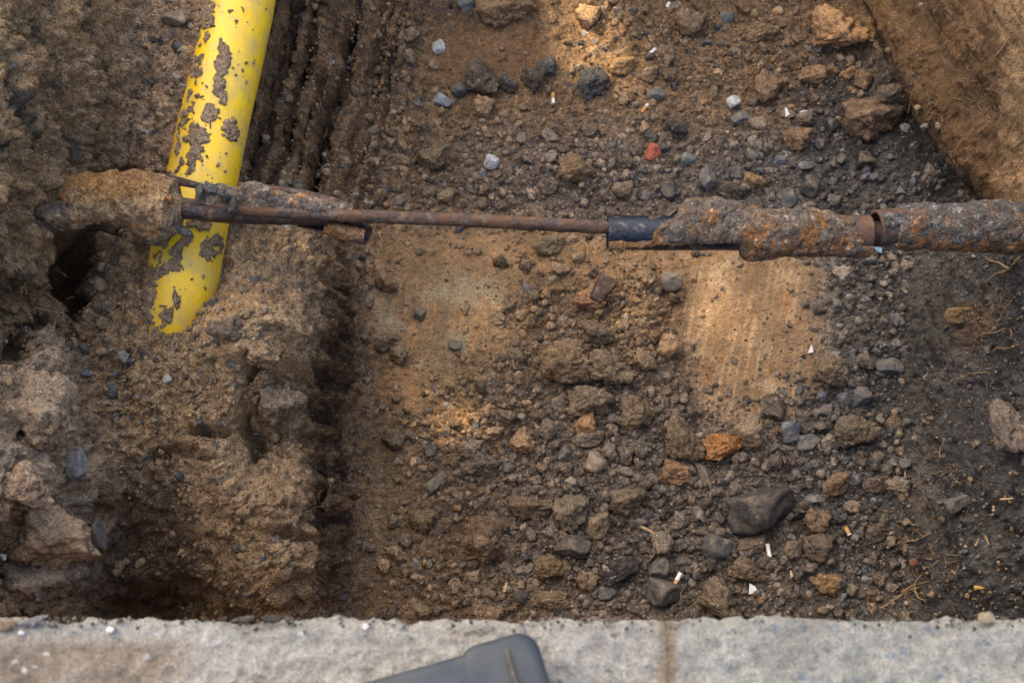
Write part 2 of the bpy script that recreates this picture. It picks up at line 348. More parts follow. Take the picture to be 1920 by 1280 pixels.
for a_ in ((478, 812, 13, 48, 4, .06), (395, 812, 42, 11, -8, .045), (556, 700, 20, 12, 0, .05), (486, 700, 12, 26, 0, .05), (330, 860, 60, 14, 6, .03), (600, 930, 13, 60, 5, .05), (540, 985, 46, 9, 10, .03)):
    D[:, 2] -= a_[5]*blob(*a_[:5], .5)*lf
D += (blob(520, 640, 90, 60, 0, .7)*lf*.03)[:, None]*np.array([.3, -.2, 1])
T = D.reshape(NY, NX, 3)

# ---- soil colours, in places with shade and sun glow painted in
def C(*a): return np.array(a)
Cc = np.tile(C(.205, .142, .088), (len(x), 1))
def lay(m, c): 
    global Cc
    m = np.clip(m, 0, 1)[:, None]; Cc = Cc*(1-m)+np.asarray(c)*m
n1 = fbm(Pt*14, 101, 4); n2 = fbm(Pt*40, 111, 4); n3 = fbm(Pt*5, 121, 3)
lay(lf, (.31, .22, .138))
lay(lf*blob(110, 300, 190, 420), (.245, .165, .098))
lay(lf*blob(110, 300, 190, 420)*ss(.08, .36, n1), (.055, .046, .038))
lay(lf*blob(110, 300, 190, 420)*ss(.08, .35, fbm(Pt*11+7, 131, 3))*.75, (.36, .235, .13))  # patchy soil, contrast raised to stand in for gouge shade and highlights
lay(lf*blob(280, 170, 75, 260, 12), (.32, .23, .155)); lay(lf*blob(430, 740, 180, 330)*.7, (.34, .25, .155))
lay(lf*blob(80, 880, 110, 230)*.9, (.34, .27, .20)); lay(lf*blob(80, 880, 130, 230)*ss(.05, .4, n1)*.7, (.24, .21, .18))
lay(lf*blob(270, 1030, 110, 170)*.8, (.10, .078, .06)); lay(lf*blob(60, 1070, 110, 60)*ss(-.1, .3, n1), (.13, .12, .115))
lay(lf*blob(60, 1000, 110, 60)*ss(.1, .4, n2)*.7, (.30, .16, .07))
lay(lf*es, (.105, .068, .04)); lay(es*ss(0, -.25, eg), (.045, .03, .02)); lay(lf*blob(500, 860, 60, 120)*ss(-.1, .3, n1)*.6, (.13, .10, .07))  # edge strip: shade of the steep side and its grooves, put into colour
lay(gm, (.165, .11, .066)); lay(gm*ss(.0, -.22, perlin(tt, 71)), (.055, .034, .02)); lay(gm*ss(.15, .4, perlin(tt, 71))*.7, (.23, .15, .088))  # striped bank: groove shade and ridge light painted over the brown, following the relief
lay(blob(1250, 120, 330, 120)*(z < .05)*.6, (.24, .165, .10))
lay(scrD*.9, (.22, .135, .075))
dkr = np.clip(blob(1660, 300, 170, 150)+blob(1560, 170, 120, 70)+blob(1780, 400, 120, 60), 0, 1)*(z < .05); lay(dkr*.9, (.072, .064, .06))
lay(blob(1180, 350, 300, 50)*(z < .05)*.5, (.12, .10, .085))
lay(blob(1570, 950, 160, 300)*(z < .05)*.85, (.085, .072, .062)); lay(blob(1600, 580, 130, 130)*(z < .05)*.75, (.11, .09, .072))
lay(blob(1100, 960, 420, 190)*(z < .05)*.65, (.125, .092, .064)); lay(blob(1080, 700, 130, 150)*(z < .05)*.6, (.13, .10, .075))
lay(sandr*.8, (.17, .122, .076))
us = u+w1*.25; stk = perlin(np.stack([(us-0.03*v)/7, v/150, z*0], 1), 141)*.6+perlin(np.stack([(us-0.05*v)/19, v/210, z*0+4], 1), 143)*.6+perlin(np.stack([us/3.6, v/90, z*0+2], 1), 144)*.45; stk2 = perlin(np.stack([(u+0.18*v)/7, v/180, z*0], 1), 142)
lay(scrA*.9, (.26, .19, .115)); lay(scrA*ss(.0, .3, stk2)*.8, (.34, .19, .09)); lay(scrA*ss(.05, .4, n1)*.7, (.30, .27, .19))
lay(scrC*.75, (.32, .215, .12)); lay(scrC*ss(.05, .3, stk)*.6, (.36, .18, .08))
lay(scrB*.9, (.31, .215, .13)); lay(scrB*ss(.1, .35, stk)*.75, (.33, .165, .07)); lay(scrB*ss(.0, .35, stk2)*.7, (.42, .32, .20)); lay(scrB*ss(.1, .4, n1)*.6, (.38, .30, .20))
lay(scrB*ss(.15, .4, -n1)*.6, (.24, .165, .10))
lay(blob(860, 805, 55, 35)*(z < .05), (.32, .20, .10)); lay(blob(745, 720, 45, 45)*(z < .05)*.6, (.30, .18, .095)); lay(blob(1100, 90, 60, 60)*(z < .05)*.6, (.34, .22, .12))  # orange clay tones, with sun glow painted in at both sun patches
lay(rt*(v < 430), (.175, .112, .062)); lay(rt*(v < 430)*ss(0, .35, n1)*.5, (.15, .095, .052)); lay(rt*(v < 430)*ss(.1, -.3, perlin(tw, 81))*.5, (.16, .095, .048)); lay(rt*(v < 430)*ss(.1, .5, fbm(Pt*np.array([20, 20, 6]), 151, 3))*.4, (.25, .17, .10)); lay(rt*(v < 400)*ss(.1, .6, z*0+1-ss(0.0, .16, z)), (.10, .066, .04)); lay(rt*(v < 400)*ss(1870, 1890, uw), (.33, .225, .13))  # brown wall, with shade painted in along its overhung foot and furrows
lay(rt*ss(400, 440, v), (.070, .067, .066)); lay(blob(1690, 760, 70, 340)*(z < .06)*.85, (.072, .068, .065)); lay(rt*blob(1825, 620, 26, 70, 35)*.6, (.17, .11, .065)); lay(rt*blob(1740, 860, 16, 150)*.7, (.17, .11, .06))
lay(rt*ss(400, 440, v)*ss(.1, .4, n1)*.5, (.10, .092, .085))
lay(scrB*ss(.25, .5, fbm(Pt*24+3, 161, 3))*.6, (.20, .14, .09))
Cc = Cc*(1+0.30*n1+0.30*n2+.12*n3+(scrB+scrA*.8+scrC*.4)*ss(-.3, .4, n3+n1*.6)*(.42*stk+.3*stk2))[:, None]
# embedded pebbles carry their own tone
pb = (0.36*idb-f1b**2 > 0)*pm; pc = (0.45*idc-f1c**2 > 0)*pm
tone = np.where(((idb*37) % 1) > .55, (.7+.6*((idb*91) % 1)), 1.0); Cc = np.where(pb[:, None] > .5, Cc*tone[:, None], Cc)
toc = .72+.6*((idc*53) % 1); Cc = np.where(pc[:, None] > .5, Cc*toc[:, None], Cc)
gry = ((idc*17) % 1 > .86) & (pc > .5); Cc = np.where(gry[:, None], Cc*.3+C(.085, .088, .095)*.7, Cc)
brt = ((idc*29) % 1 > .975) & (pc > .5); Cc = np.where(brt[:, None], C(.36, .33, .29), Cc)
gz = np.clip(blob(1330, 980, 420, 260)*.6+blob(1600, 500, 260, 260)*.7+blob(1250, 330, 460, 110)*.45+blob(1690, 800, 130, 420), 0, .85)*(1-np.clip(scrape, 0, 1))*(z < .12)*(x > -.3)
lum = (Cc@C(.3, .55, .15))[:, None]; Cc = Cc*(1-gz[:, None])+lum*C(1.10, 1.0, .92)*gz[:, None]
sat_ = np.clip((Cc[:, 0]/np.maximum(Cc[:, 2], .01)-1.2)/.6, 0, 1)[:, None]; Cc = Cc*(C(1.22, 1.2, 1.18)*(1-sat_)+C(1.35, 1.22, 1.13)*sat_); Cc = np.clip(Cc, .012, .8)
alp = np.clip(1-.5*np.clip(scrB+scrA*.8+scrC*.6+scrD*.5, 0, 1)-.4*rt*(v < 430), .2, 1); Cc = np.concatenate([Cc, alp[:, None]], 1)
# split the sheet into its banks
hc = h0; cz = (hc[:-1, :-1]+hc[1:, 1:])/2; cx_ = (Xg[:-1, :-1]+Xg[1:, 1:])/2; cv = (V0[:-1, :-1]+V0[1:, 1:])/2; cy_ = (Yg[:-1, :-1]+Yg[1:, 1:])/2
reg = np.where((cz < .035) & (cy_ < 1.3), 0, np.where(cx_ < 0.1, 1, np.where(cv < 425, 2, 3)))
FA = gridfaces(NY, NX); rf = reg.ravel()
for k, nm in enumerate(['trench_floor', 'earth_bank', 'earth_wall', 'dark_soil_slope']):
    F = FA[rf == k]; ids, inv = np.unique(F, return_inverse=True)
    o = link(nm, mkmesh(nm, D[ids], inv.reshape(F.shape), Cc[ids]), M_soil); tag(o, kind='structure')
# raised raster of the finished ground, for setting things down on it
RC = 0.004; RX0, RY0 = -1.3, -0.9; rw, rh = int(2.6/RC), int(2.0/RC)
HM = np.full((rh, rw), -1.0)
ii = ((D[:, 0]-RX0)/RC).astype(int); jj = ((D[:, 1]-RY0)/RC).astype(int); ok = (ii >= 0) & (ii < rw) & (jj >= 0) & (jj < rh)
np.maximum.at(HM, (jj[ok], ii[ok]), D[ok, 2])
for _ in range(4):
    m = HM < -.5
    if not m.any(): break
    HM[m] = np.maximum.reduce([np.roll(HM, s, a) for s in (1, -1) for a in (0, 1)])[m]
HM[HM < -.5] = 0
HS = blur(HM, 1.5)
def ground(px_, py_): return samp(HM, px_, py_, RX0, RY0, RC)
def gnorm(px_, py_, e=.012):
    gx_ = (samp(HS, px_+e, py_, RX0, RY0, RC)-samp(HS, px_-e, py_, RX0, RY0, RC))/(2*e)
    gy_ = (samp(HS, px_, py_+e, RX0, RY0, RC)-samp(HS, px_, py_-e, RX0, RY0, RC))/(2*e)
    n = np.stack([-gx_, -gy_, gx_*0+1], -1); return n/np.linalg.norm(n, axis=-1, keepdims=True)
def drop(px_, py_):
    zt = np.arange(1.0, -.06, -.003); d = FW+RT*((px_-960)/FPX)+UP*((640-py_)/FPX)
    q = CAM[None]+d[None]*((zt-CAM[2])/d[2])[:, None]; g = ground(q[:, 0], q[:, 1]); k = np.argmax(g >= zt)
    return q[k]
# surrounding ground
rg = []
for (a, b, c, d_) in ((-40, 40, 2.5, 40), (-40, 40, -40, -1.75), (-40, -2.4, -1.75, 2.5), (2.4, 40, -1.75, 2.5)):
    rg.append([(a, c, .885), (b, c, .885), (b, d_, .885), (a, d_, .885)])
VV = np.array(rg).reshape(-1, 3); link('ground', mkmesh('ground', VV, np.arange(16).reshape(4, 4), np.tile(C(.2, .17, .13), (16, 1))), M_soil)['kind'] = 'structure'

# ------------------------------------------------------------------ rock and clod shapes
def ico(n):
    import bmesh
    bm = bmesh.new(); bmesh.ops.create_icosphere(bm, subdivisions=n, radius=1)
    V = np.array([tuple(q.co) for q in bm.verts]); F = np.array([[q.index for q in f.verts] for f in bm.faces]); bm.free(); return V, F
ICO = {k: ico(k) for k in (1, 2, 3, 4, 5)}
def rock(seed, sub, planes=11, nz=.05, lump=0.0, crumb=0.0):
    r = np.random.default_rng(seed); V, F = ICO[sub]
    n = r.normal(size=(planes, 3)); n /= np.linalg.norm(n, axis=1)[:, None]; o = r.uniform(.55, 1.0, planes)
    dt = V@n.T; rad = np.min(np.where(dt > .05, o/np.maximum(dt, .05), 9), axis=1); rad = np.minimum(rad, 1.12)
    q = V*rad[:, None]+seed*3.1
    rad = rad+nz*fbm(q*2.2, seed, 6, .68)
    if lump: rad += lump*perlin(q*1.5, seed+9)*1.0
    if crumb:
        f1, f2, i_ = worley(q*3.2, seed+5); rad += crumb*(np.sqrt(np.clip(.5-f1**2, 0, 1))-.4)*(i_ > .3)
        f1, f2, i_ = worley(q*7, seed+6); rad += crumb*.5*(np.sqrt(np.clip(.5-f1**2, 0, 1))-.4)
    W = V*rad[:, None]; W -= (W.max(0)+W.min(0))/2; W /= (W.max(0)-W.min(0))/2
    return W, F
STN = [rock(200+k, 4, 8+k % 3, .06, .12) for k in range(7)]; CLD = [rock(300+k, 4, 12, .17, .3, .20) for k in range(7)]
CLB = [rock(400+k, 5, 11, .22, .32, .24) for k in range(5)]
def wcol(W, s): 
    f = 1+.35*fbm(W*1.6+s, s, 3)+.2*fbm(W*6+s, s+3, 3); return np.clip(np.repeat(f[:, None], 3, 1), .4, 1.7)
MS = [mkmesh('stone_mesh', W, F, wcol(W, 5+k), smooth=False) for k, (W, F) in enumerate(STN)]
MC = [mkmesh('clod_mesh', W, F, wcol(W, 25+k)) for k, (W, F) in enumerate(CLD)]
MB = [mkmesh('clod_mesh', W, F, wcol(W, 45+k)) for k, (W, F) in enumerate(CLB)]
for m in MS: m.materials.append(M_stone)
for m in MC+MB: m.materials.append(M_clod)
BR, GB, DK, GR, BG, WH, OR, TL, BK = (.225, .158, .10), (.165, .135, .105), (.085, .072, .062), (.125, .125, .13), (.115, .125, .145), (.60, .60, .60), (.29, .145, .058), (.13, .17, .17), (.045, .043, .045)
named = []
def put(px, py, wpx, hpx, ang, kind, colr, label, cat=None, name=None, thick=1.0, sink=.20, group=None, k=None, tilt=.2):
    c = drop(px, py+hpx*.15); dep = proj(*c)[2]; s = dep/FPX
    k = k if k is not None else random.randrange(5)
    me = (MS if kind == 's' else MC if max(wpx, hpx) < 60 else MB)[k % 5 if kind != 's' else k % 7]
    nm = name or ('stone' if kind == 's' else 'dirt_clod')
    if colr[0]/colr[2] > 1.25 and group is None and kind == 'c': colr = tuple(x*y for x, y in zip(colr, (1.48, 1.32, 1.20)))
    if group is None and kind == 'c': wpx, hpx = wpx*1.14, hpx*1.14
    o = link(nm, me, color=colr)
    a, b = wpx/2*s, hpx/2*s; th = min(a, b)*thick
    n = gnorm(np.array([c[0]]), np.array([c[1]]))[0]
    if n[2] < .75: n = (n+np.array([0, 0, .8])); n /= np.linalg.norm(n)
    q = Vector((0, 0, 1)).rotation_difference(Vector(n)).to_matrix()
    o.rotation_euler = (q @ Euler((random.uniform(-tilt, tilt), random.uniform(-tilt, tilt), R(ang))).to_matrix()).to_euler()
    o.scale = (a, b, th); o.location = Vector(c)+Vector(n)*th*(1-2*sink)
    tag(o, label, cat or ('stone' if kind == 's' else 'clod'), group); named.append((px, py, max(wpx, hpx))); return o
S_ = [
 (942, 22, 100, 62, 0, 'c', BR, 'large brown clod with a cut flat face at the top edge of the trench floor'),
 (1568, 52, 96, 84, 10, 'c', (.29, .185, .105), 'rounded tan clod touching the foot of the brown earth wall'),
 (1630, 225, 112, 82, 5, 'c', (.17, .12, .085), 'big brown clod near the foot of the upper right wall'),
 (1672, 172, 60, 40, 10, 'c', (.14, .115, .095), 'grey brown clod behind the big clod at the foot of the wall'),
 (1592, 240, 30, 36, 0, 's', BK, 'black stone against the left side of the big clod by the wall'),
 (1560, 232, 28, 30, 10, 's', (.06, .062, .068), 'dark square stone left of the big clod by the wall'),
 (822, 89, 26, 32, 0, 's', WH, 'white stone lying highest on the floor near the striped bank'),
 (829, 188, 36, 24, -25, 's', (.34, .36, .40), 'grey and white speckled stone chip below the white stone'),
 (861, 168, 34, 28, 0, 's', (.09, .095, .105), 'dark smooth stone beside the speckled stone chip'),
 (922, 304, 30, 28, 0, 's', (.55, .57, .6), 'white and grey cracked stone in the middle of the upper floor'),
 (1373, 192, 26, 26, 40, 's', WH, 'white angular stone chip right of the sunlit clods'),
 (1387, 222, 38, 26, 10, 's', (.14, .15, .16), 'grey stone just below the white angular chip'),
 (1230, 178, 36, 28, -10, 's', (.14, .155, .15), 'grey green stone right of the sunlit clods'),
 (1265, 160, 13, 20, 10, 's', BK, 'small black stone above the cigarette ends near the grey green stone'),
 (1224, 286, 30, 38, -20, 's', (.34, .07, .04), 'red brick chip beside a dark stone'),
 (1244, 277, 22, 20, 20, 's', (.05, .055, .065), 'dark pointed stone leaning on the red brick chip'),
 (1289, 298, 36, 26, 10, 's', TL, 'pale teal stone between the red brick chip and the tall grey stone'),
 (1324, 330, 32, 62, 3, 's', (.105, .115, .135), 'tall upright blue grey stone behind the rusty pipe'),
 (1384, 326, 32, 26, 0, 's', (.06, .068, .09), 'dark blue stone right of the tall upright stone'),
 (1462, 302, 26, 20, 10, 's', (.13, .15, .18), 'small light blue grey stone above the crusted pipe sleeve'),
 (1508, 311, 32, 20, 20, 's', (.14, .155, .175), 'flat grey stone right of the small blue grey stone'),
 (1370, 358, 46, 36, -30, 'c', DK, 'dark clod just behind the crusted pipe sleeve'),
 (1415, 340, 42, 36, 10, 'c', BR, 'brown clod with an orange side above the pipe sleeve'),
 (1113, 155, 50, 72, -15, 'c', (.13, .12, .115), 'grey elongated clod below the upper sun patch'),
 (1024, 125, 34, 36, 0, 'c', (.13, .125, .12), 'grey round clod left of the upper sun patch'),
 (905, 148, 62, 66, 0, 'c', (.12, .10, .085), 'large dark clod in the row of grey clods near the top'),
 (954, 154, 34, 34, 0, 'c', (.15, .135, .12), 'grey brown clod right of the large dark clod in the upper row'),
 (998, 150, 40, 44, 0, 'c', DK, 'blackish crumbly clod in the middle of the upper row'),
 (906, 200, 38, 36, 0, 'c', (.26, .185, .115), 'tan clod in front of the large dark clod in the upper row'),
 (1105, 35, 46, 38, 0, 'c', (.34, .23, .135), 'tan clod lit by sun at the top of the floor'),
 (1165, 122, 44, 36, 0, 'c', (.34, .225, .12), 'pale clod on the right side of the upper sun patch'),
 (1215, 138, 30, 34, 0, 'c', (.26, .19, .13), 'small round clod between the sun patch and the grey green stone'),
 (1080, 318, 68, 54, 0, 'c', (.19, .14, .09), 'big brown clod behind the thin rusty pipe'),
 (1165, 356, 38, 34, 0, 'c', GB, 'grey clod right of the big brown clod behind the pipe'),
 (815, 300, 58, 38, 0, 'c', (.15, .12, .085), 'brown lumpy clod left of the white cracked stone'),
 (805, 362, 26, 24, 0, 'c', (.14, .12, .09), 'round clod close behind the thin pipe'),
 (838, 368, 28, 26, 0, 'c', (.20, .16, .11), 'pale clod right of the round clod behind the thin pipe'),
 (749, 378, 24, 14, 10, 's', (.12, .14, .17), 'small flat blue grey stone at the foot of the striped bank'),
 (1028, 457, 56, 40, 0, 'c', (.19, .155, .10), 'flat brown clod just under the thin rusty pipe'),
 (723, 525, 48, 36, 0, 'c', (.20, .145, .09), 'brown clod at the foot of the sand bank below the pipe'),
 (786, 587, 26, 26, 0, 's', (.13, .125, .11), 'round grey pebble on the left of the scraped floor'),
 (853, 646, 26, 24, 0, 's', (.14, .14, .12), 'round grey pebble in the middle of the scraped floor'),
 (718, 640, 36, 34, 0, 'c', (.15, .12, .085), 'dark brown clod at the foot of the left bank'),
 (750, 668, 34, 32, 0, 'c', (.15, .12, .085), 'dark brown clod right of another at the foot of the bank'),
 (1105, 560, 56, 40, -15, 'c', (.20, .12, .07), 'rusty brown clod under the dark metal shard'),
 (1060, 680, 96, 80, 10, 'c', (.17, .125, .08), 'large rough clod upper left of the central heap'),
 (1145, 690, 84, 66, 0, 'c', (.15, .12, .085), 'large clod upper right of the central heap'),
 (1105, 745, 84, 58, 8, 'c', (.165, .135, .10), 'large grey brown clod low in the central heap'),
 (1190, 765, 62, 66, 0, 'c', (.14, .11, .078), 'lumpy dark clod on the right of the central heap'),
 (1120, 620, 54, 48, 0, 'c', (.13, .105, .08), 'dark clod at the top of the central heap'),
 (1210, 672, 46, 40, 0, 'c', (.21, .16, .11), 'pale brown clod right of the central heap'),
 (1280, 815, 66, 84, 10, 'c', (.145, .11, .078), 'upright brown clod left of the orange clod'),
 (1357, 833, 84, 50, 20, 'c', OR, 'bright orange rusty clod in the lower middle'),
 (1405, 815, 58, 54, 25, 'c', (.20, .16, .115), 'grey brown clod right behind the orange clod'),
 (1478, 805, 46, 44, 30, 's', (.105, .125, .155), 'blue grey angular stone right of the orange clod'),
 (1514, 830, 50, 32, 10, 's', (.085, .095, .11), 'slate coloured flat stone below the blue grey angular stone'),
 (1613, 742, 44, 40, 40, 's', (.085, .095, .115), 'slate wedge stone on the right of the floor'),
 (1666, 686, 56, 34, -15, 's', (.09, .10, .12), 'flat slate stone nearest to the dark slope'),
 (1553, 695, 60, 56, 0, 'c', (.18, .145, .105), 'brown clod right of the orange scraped clay'),
 (1600, 800, 82, 58, 25, 'c', (.12, .10, .08), 'long dark clod with a black shadow beside the slate stones'),
 (1422, 948, 138, 84, 24, 's', (.042, .044, .05), 'big dark slab of broken asphalt in the lower right of the floor'),
 (1345, 972, 28, 30, 0, 's', (.05, .055, .062), 'small black stone left of the asphalt slab'),
 (1527, 935, 40, 20, 0, 's', (.13, .14, .15), 'flat grey stone right of the asphalt slab'),
 (1530, 975, 46, 44, 0, 'c', (.15, .11, .075), 'brown clod right below the asphalt slab'),
 (1565, 905, 56, 40, 15, 'c', (.16, .115, .075), 'reddish brown clod above the flat grey stone'),
 (1640, 905, 48, 34, 0, 'c', (.11, .085, .07), 'dark brown clod nearest to the dark slope'),
 (1320, 882, 18, 62, 30, 's', (.20, .16, .12), 'short grey stick of wood below the orange clod'),
 (1265, 885, 60, 44, -10, 'c', (.22, .14, .085), 'flat reddish clod left of the grey stick'),
 (1172, 940, 70, 50, 15, 'c', (.145, .115, .085), 'flat oval clod with pits in the lower middle'),
 (1075, 962, 64, 72, 10, 'c', (.15, .13, .10), 'tall grey brown clod in the lower middle'),
 (1125, 975, 38, 52, 0, 'c', (.15, .12, .09), 'narrow clod between the tall clod and the oval clod'),
 (995, 950, 84, 44, -8, 'c', (.125, .095, .065), 'long dark clod left of the tall grey brown clod'),
 (905, 1000, 72, 84, 0, 'c', (.14, .10, .07), 'square dark clod with a straight right edge'),
 (1070, 1022, 74, 46, 0, 's', (.055, .052, .055), 'black flat piece below the tall grey brown clod'),
 (1035, 1058, 66, 42, 22, 'c', (.15, .105, .065), 'brown streaked clod below the black flat piece'),
 (1160, 1068, 84, 46, 28, 'c', (.038, .036, .038), 'black tarry lump near the kerb in the lower middle'),
 (1098, 1085, 40, 36, 0, 'c', (.16, .125, .085), 'brown clod left of the black tarry lump'),
 (1140, 1108, 38, 28, 0, 's', (.09, .10, .115), 'dark grey stone below the black tarry lump'),
 (1240, 1105, 62, 56, 0, 's', (.075, .075, .08), 'dark flat slab by the kerb right of the tarry lump'),
 (1240, 1062, 40, 46, -20, 's', (.08, .075, .072), 'dark wedge stone above the dark flat slab'),
 (976, 1115, 30, 26, 0, 's', BK, 'small black stone close to the kerb'),
 (1035, 1125, 64, 34, 0, 'c', (.16, .125, .085), 'clod right beside the small black stone by the kerb'),
 (912, 1150, 56, 34, 0, 'c', (.17, .12, .075), 'brown clod half hidden by the kerb edge'),
 (1352, 1122, 84, 68, -20, 'c', (.125, .105, .078), 'large dark clod near the kerb beside the white shard'),
 (1400, 1062, 72, 42, 0, 'c', (.14, .11, .08), 'crumbly clod above the white shard'),
 (1408, 1020, 50, 34, 0, 'c', (.12, .10, .078), 'dark clod left of the upright cigarette end'),
 (1482, 1028, 36, 38, 0, 'c', (.16, .135, .10), 'pale clod right of the upright cigarette end'),
 (1530, 1030, 54, 50, 0, 'c', (.11, .09, .075), 'dark round clod between the two cigarette ends near the kerb'),
 (1550, 1090, 50, 38, 0, 'c', (.20, .135, .075), 'ochre clod near the kerb on the right'),
 (1598, 1103, 22, 24, 0, 's', (.19, .155, .12), 'small pale stone right of the ochre clod'),
 (1428, 1122, 20, 14, 10, 's', OR, 'small orange stone below the white shard'),
 (884, 845, 44, 30, 10, 'c', (.20, .17, .13), 'grey clod in front of the lower left sun patch'),
 (985, 828, 44, 42, 40, 'c', (.27, .18, .11), 'tan square clod left of the central heap'),
 (1100, 800, 40, 40, 30, 'c', (.29, .175, .10), 'orange tan clod at the front of the central heap'),
 (1104, 820, 54, 32, 0, 'c', (.17, .145, .115), 'flat grey clod in front of the orange tan clod'),
 (905, 870, 66, 48, 0, 'c', (.12, .105, .085), 'dark grey clod below the lower left sun patch'),
 (815, 905, 56, 26, 40, 's', (.16, .145, .115), 'narrow slab of grey stone leaning in the sand'),
 (790, 975, 48, 40, 0, 'c', (.17, .13, .08), 'brown lump in the sand by the lower left bank'),
 (1796, 942, 56, 34, 10, 's', (.10, .095, .10), 'smooth dark stone half buried in the dark slope'),
 (1800, 590, 46, 34, -15, 'c', (.21, .145, .085), 'brown lump stuck on top of the dark slope'),
 (1716, 1052, 20, 16, 0, 's', (.16, .035, .025), 'dark red brick crumb in the dark slope'),
 (1900, 790, 60, 110, 0, 'c', (.11, .095, .085), 'dark lump of soil hanging at the right edge of the picture'),
 (1700, 870, 26, 24, 0, 's', (.09, .09, .095), 'dark grey stone in the crease of the dark slope'),
 (60, 1085, 150, 110, 12, 'c', (.17, .14, .12), 'large blue grey and rusty clod at the lower left corner'),
 (85, 985, 150, 110, 0, 'c', (.25, .185, .13), 'large pale clod above the rusty clod at the left edge'),
 (60, 760, 120, 140, 0, 'c', (.25, .20, .15), 'large crumbly pale clod on the left ledge'),
 (170, 990, 54, 76, 20, 's', (.105, .10, .095), 'dark grey smooth stone standing beside the pale clods'),
 (135, 865, 46, 66, 10, 's', (.20, .20, .20), 'light grey stone on the edge of the left ledge'),
 (45, 900, 90, 80, 0, 'c', (.24, .185, .14), 'pale clod in the middle of the left ledge'),
 (330, 35, 64, 30, -30, 's', (.17, .135, .105), 'brown stone pressed against the yellow pipe'),
 (330, 148, 22, 18, 0, 's', (.25, .20, .15), 'small tan stone left of the yellow pipe'),
 (339, 96, 14, 12, 0, 's', (.08, .085, .09), 'small dark pebble left of the yellow pipe near the hole'),
 (520, 750, 84, 74, 0, 'c', (.17, .14, .105), 'crumbly grey clod on the edge of the sand mound'),
 (430, 615, 56, 44, 0, 'c', (.17, .14, .105), 'grey crumbly clod right of the buried end of the yellow pipe'),
 (500, 655, 60, 50, 0, 'c', (.20, .155, .105), 'brown clod on the shoulder of the sand mound'),
 (316, 707, 20, 16, 0, 's', (.45, .48, .52), 'small white stone on the sand mound'),
 (255, 604, 12, 14, 0, 's', (.30, .10, .04), 'tiny red brown pebble left of the buried pipe end'),
 (230, 665, 26, 28, 0, 's', (.16, .155, .14), 'grey pebble on the sand left of the pipe end'),
 (215, 700, 14, 12, 0, 's', (.13, .14, .16), 'small blue grey pebble on the sand near the left ledge'),
 (160, 700, 16, 14, 0, 's', (.12, .15, .19), 'small blue pebble nearest the left ledge'),
 (280, 535, 20, 22, 0, 's', (.14, .12, .10), 'dark pebble beside the lower part of the yellow pipe'),
 (208, 570, 30, 22, 0, 'c', (.20, .16, .12), 'flat crumb of soil left of the lower yellow pipe'),
 (1290, 45, 56, 44, 0, 'c', (.21, .15, .10), 'brown clod right of the top sun patch'),
 (1425, 60, 62, 40, 10, 'c', (.21, .15, .095), 'flat brown clod left of the rounded tan clod'),
 (1520, 140, 50, 34, 0, 'c', (.23, .155, .095), 'ochre clod below the rounded tan clod'),
 (1437, 170, 50, 52, -20, 'c', (.19, .135, .088), 'brown clod right of the white angular chip'),
 (1495, 265, 48, 40, 0, 'c', (.20, .14, .09), 'brown clod below the cigarette ends'),
 (1347, 50, 18, 12, 20, 's', (.05, .055, .075), 'small black stone among brown clods near the top'),
 (1323, 80, 24, 18, 0, 's', (.08, .08, .085), 'dark stone below the small black stone near the top'),
 (1536, 92, 24, 22, 0, 's', (.10, .095, .095), 'dark pebble under the rounded tan clod'),
 (1265, 240, 42, 40, 0, 'c', (.10, .09, .08), 'dark clod above the red brick chip'),
 (1700, 240, 22, 22, 0, 's', (.09, .085, .085), 'dark pebble right of the big clod by the wall'),
 (1480, 610, 14, 12, 0, 's', BK, 'black pebble on the orange scraped clay'),
]
for s in S_: 
    nm = {'brick': 'brick_chip', 'stick': 'wood_stick', 'asphalt': 'asphalt_slab'}
    name = next((b for a, b in nm.items() if a in s[7]), None); cat = {'brick_chip': 'brick piece', 'wood_stick': 'stick', 'asphalt_slab': 'asphalt piece'}.get(name)
    put(*s[:7], s[7], cat, name)

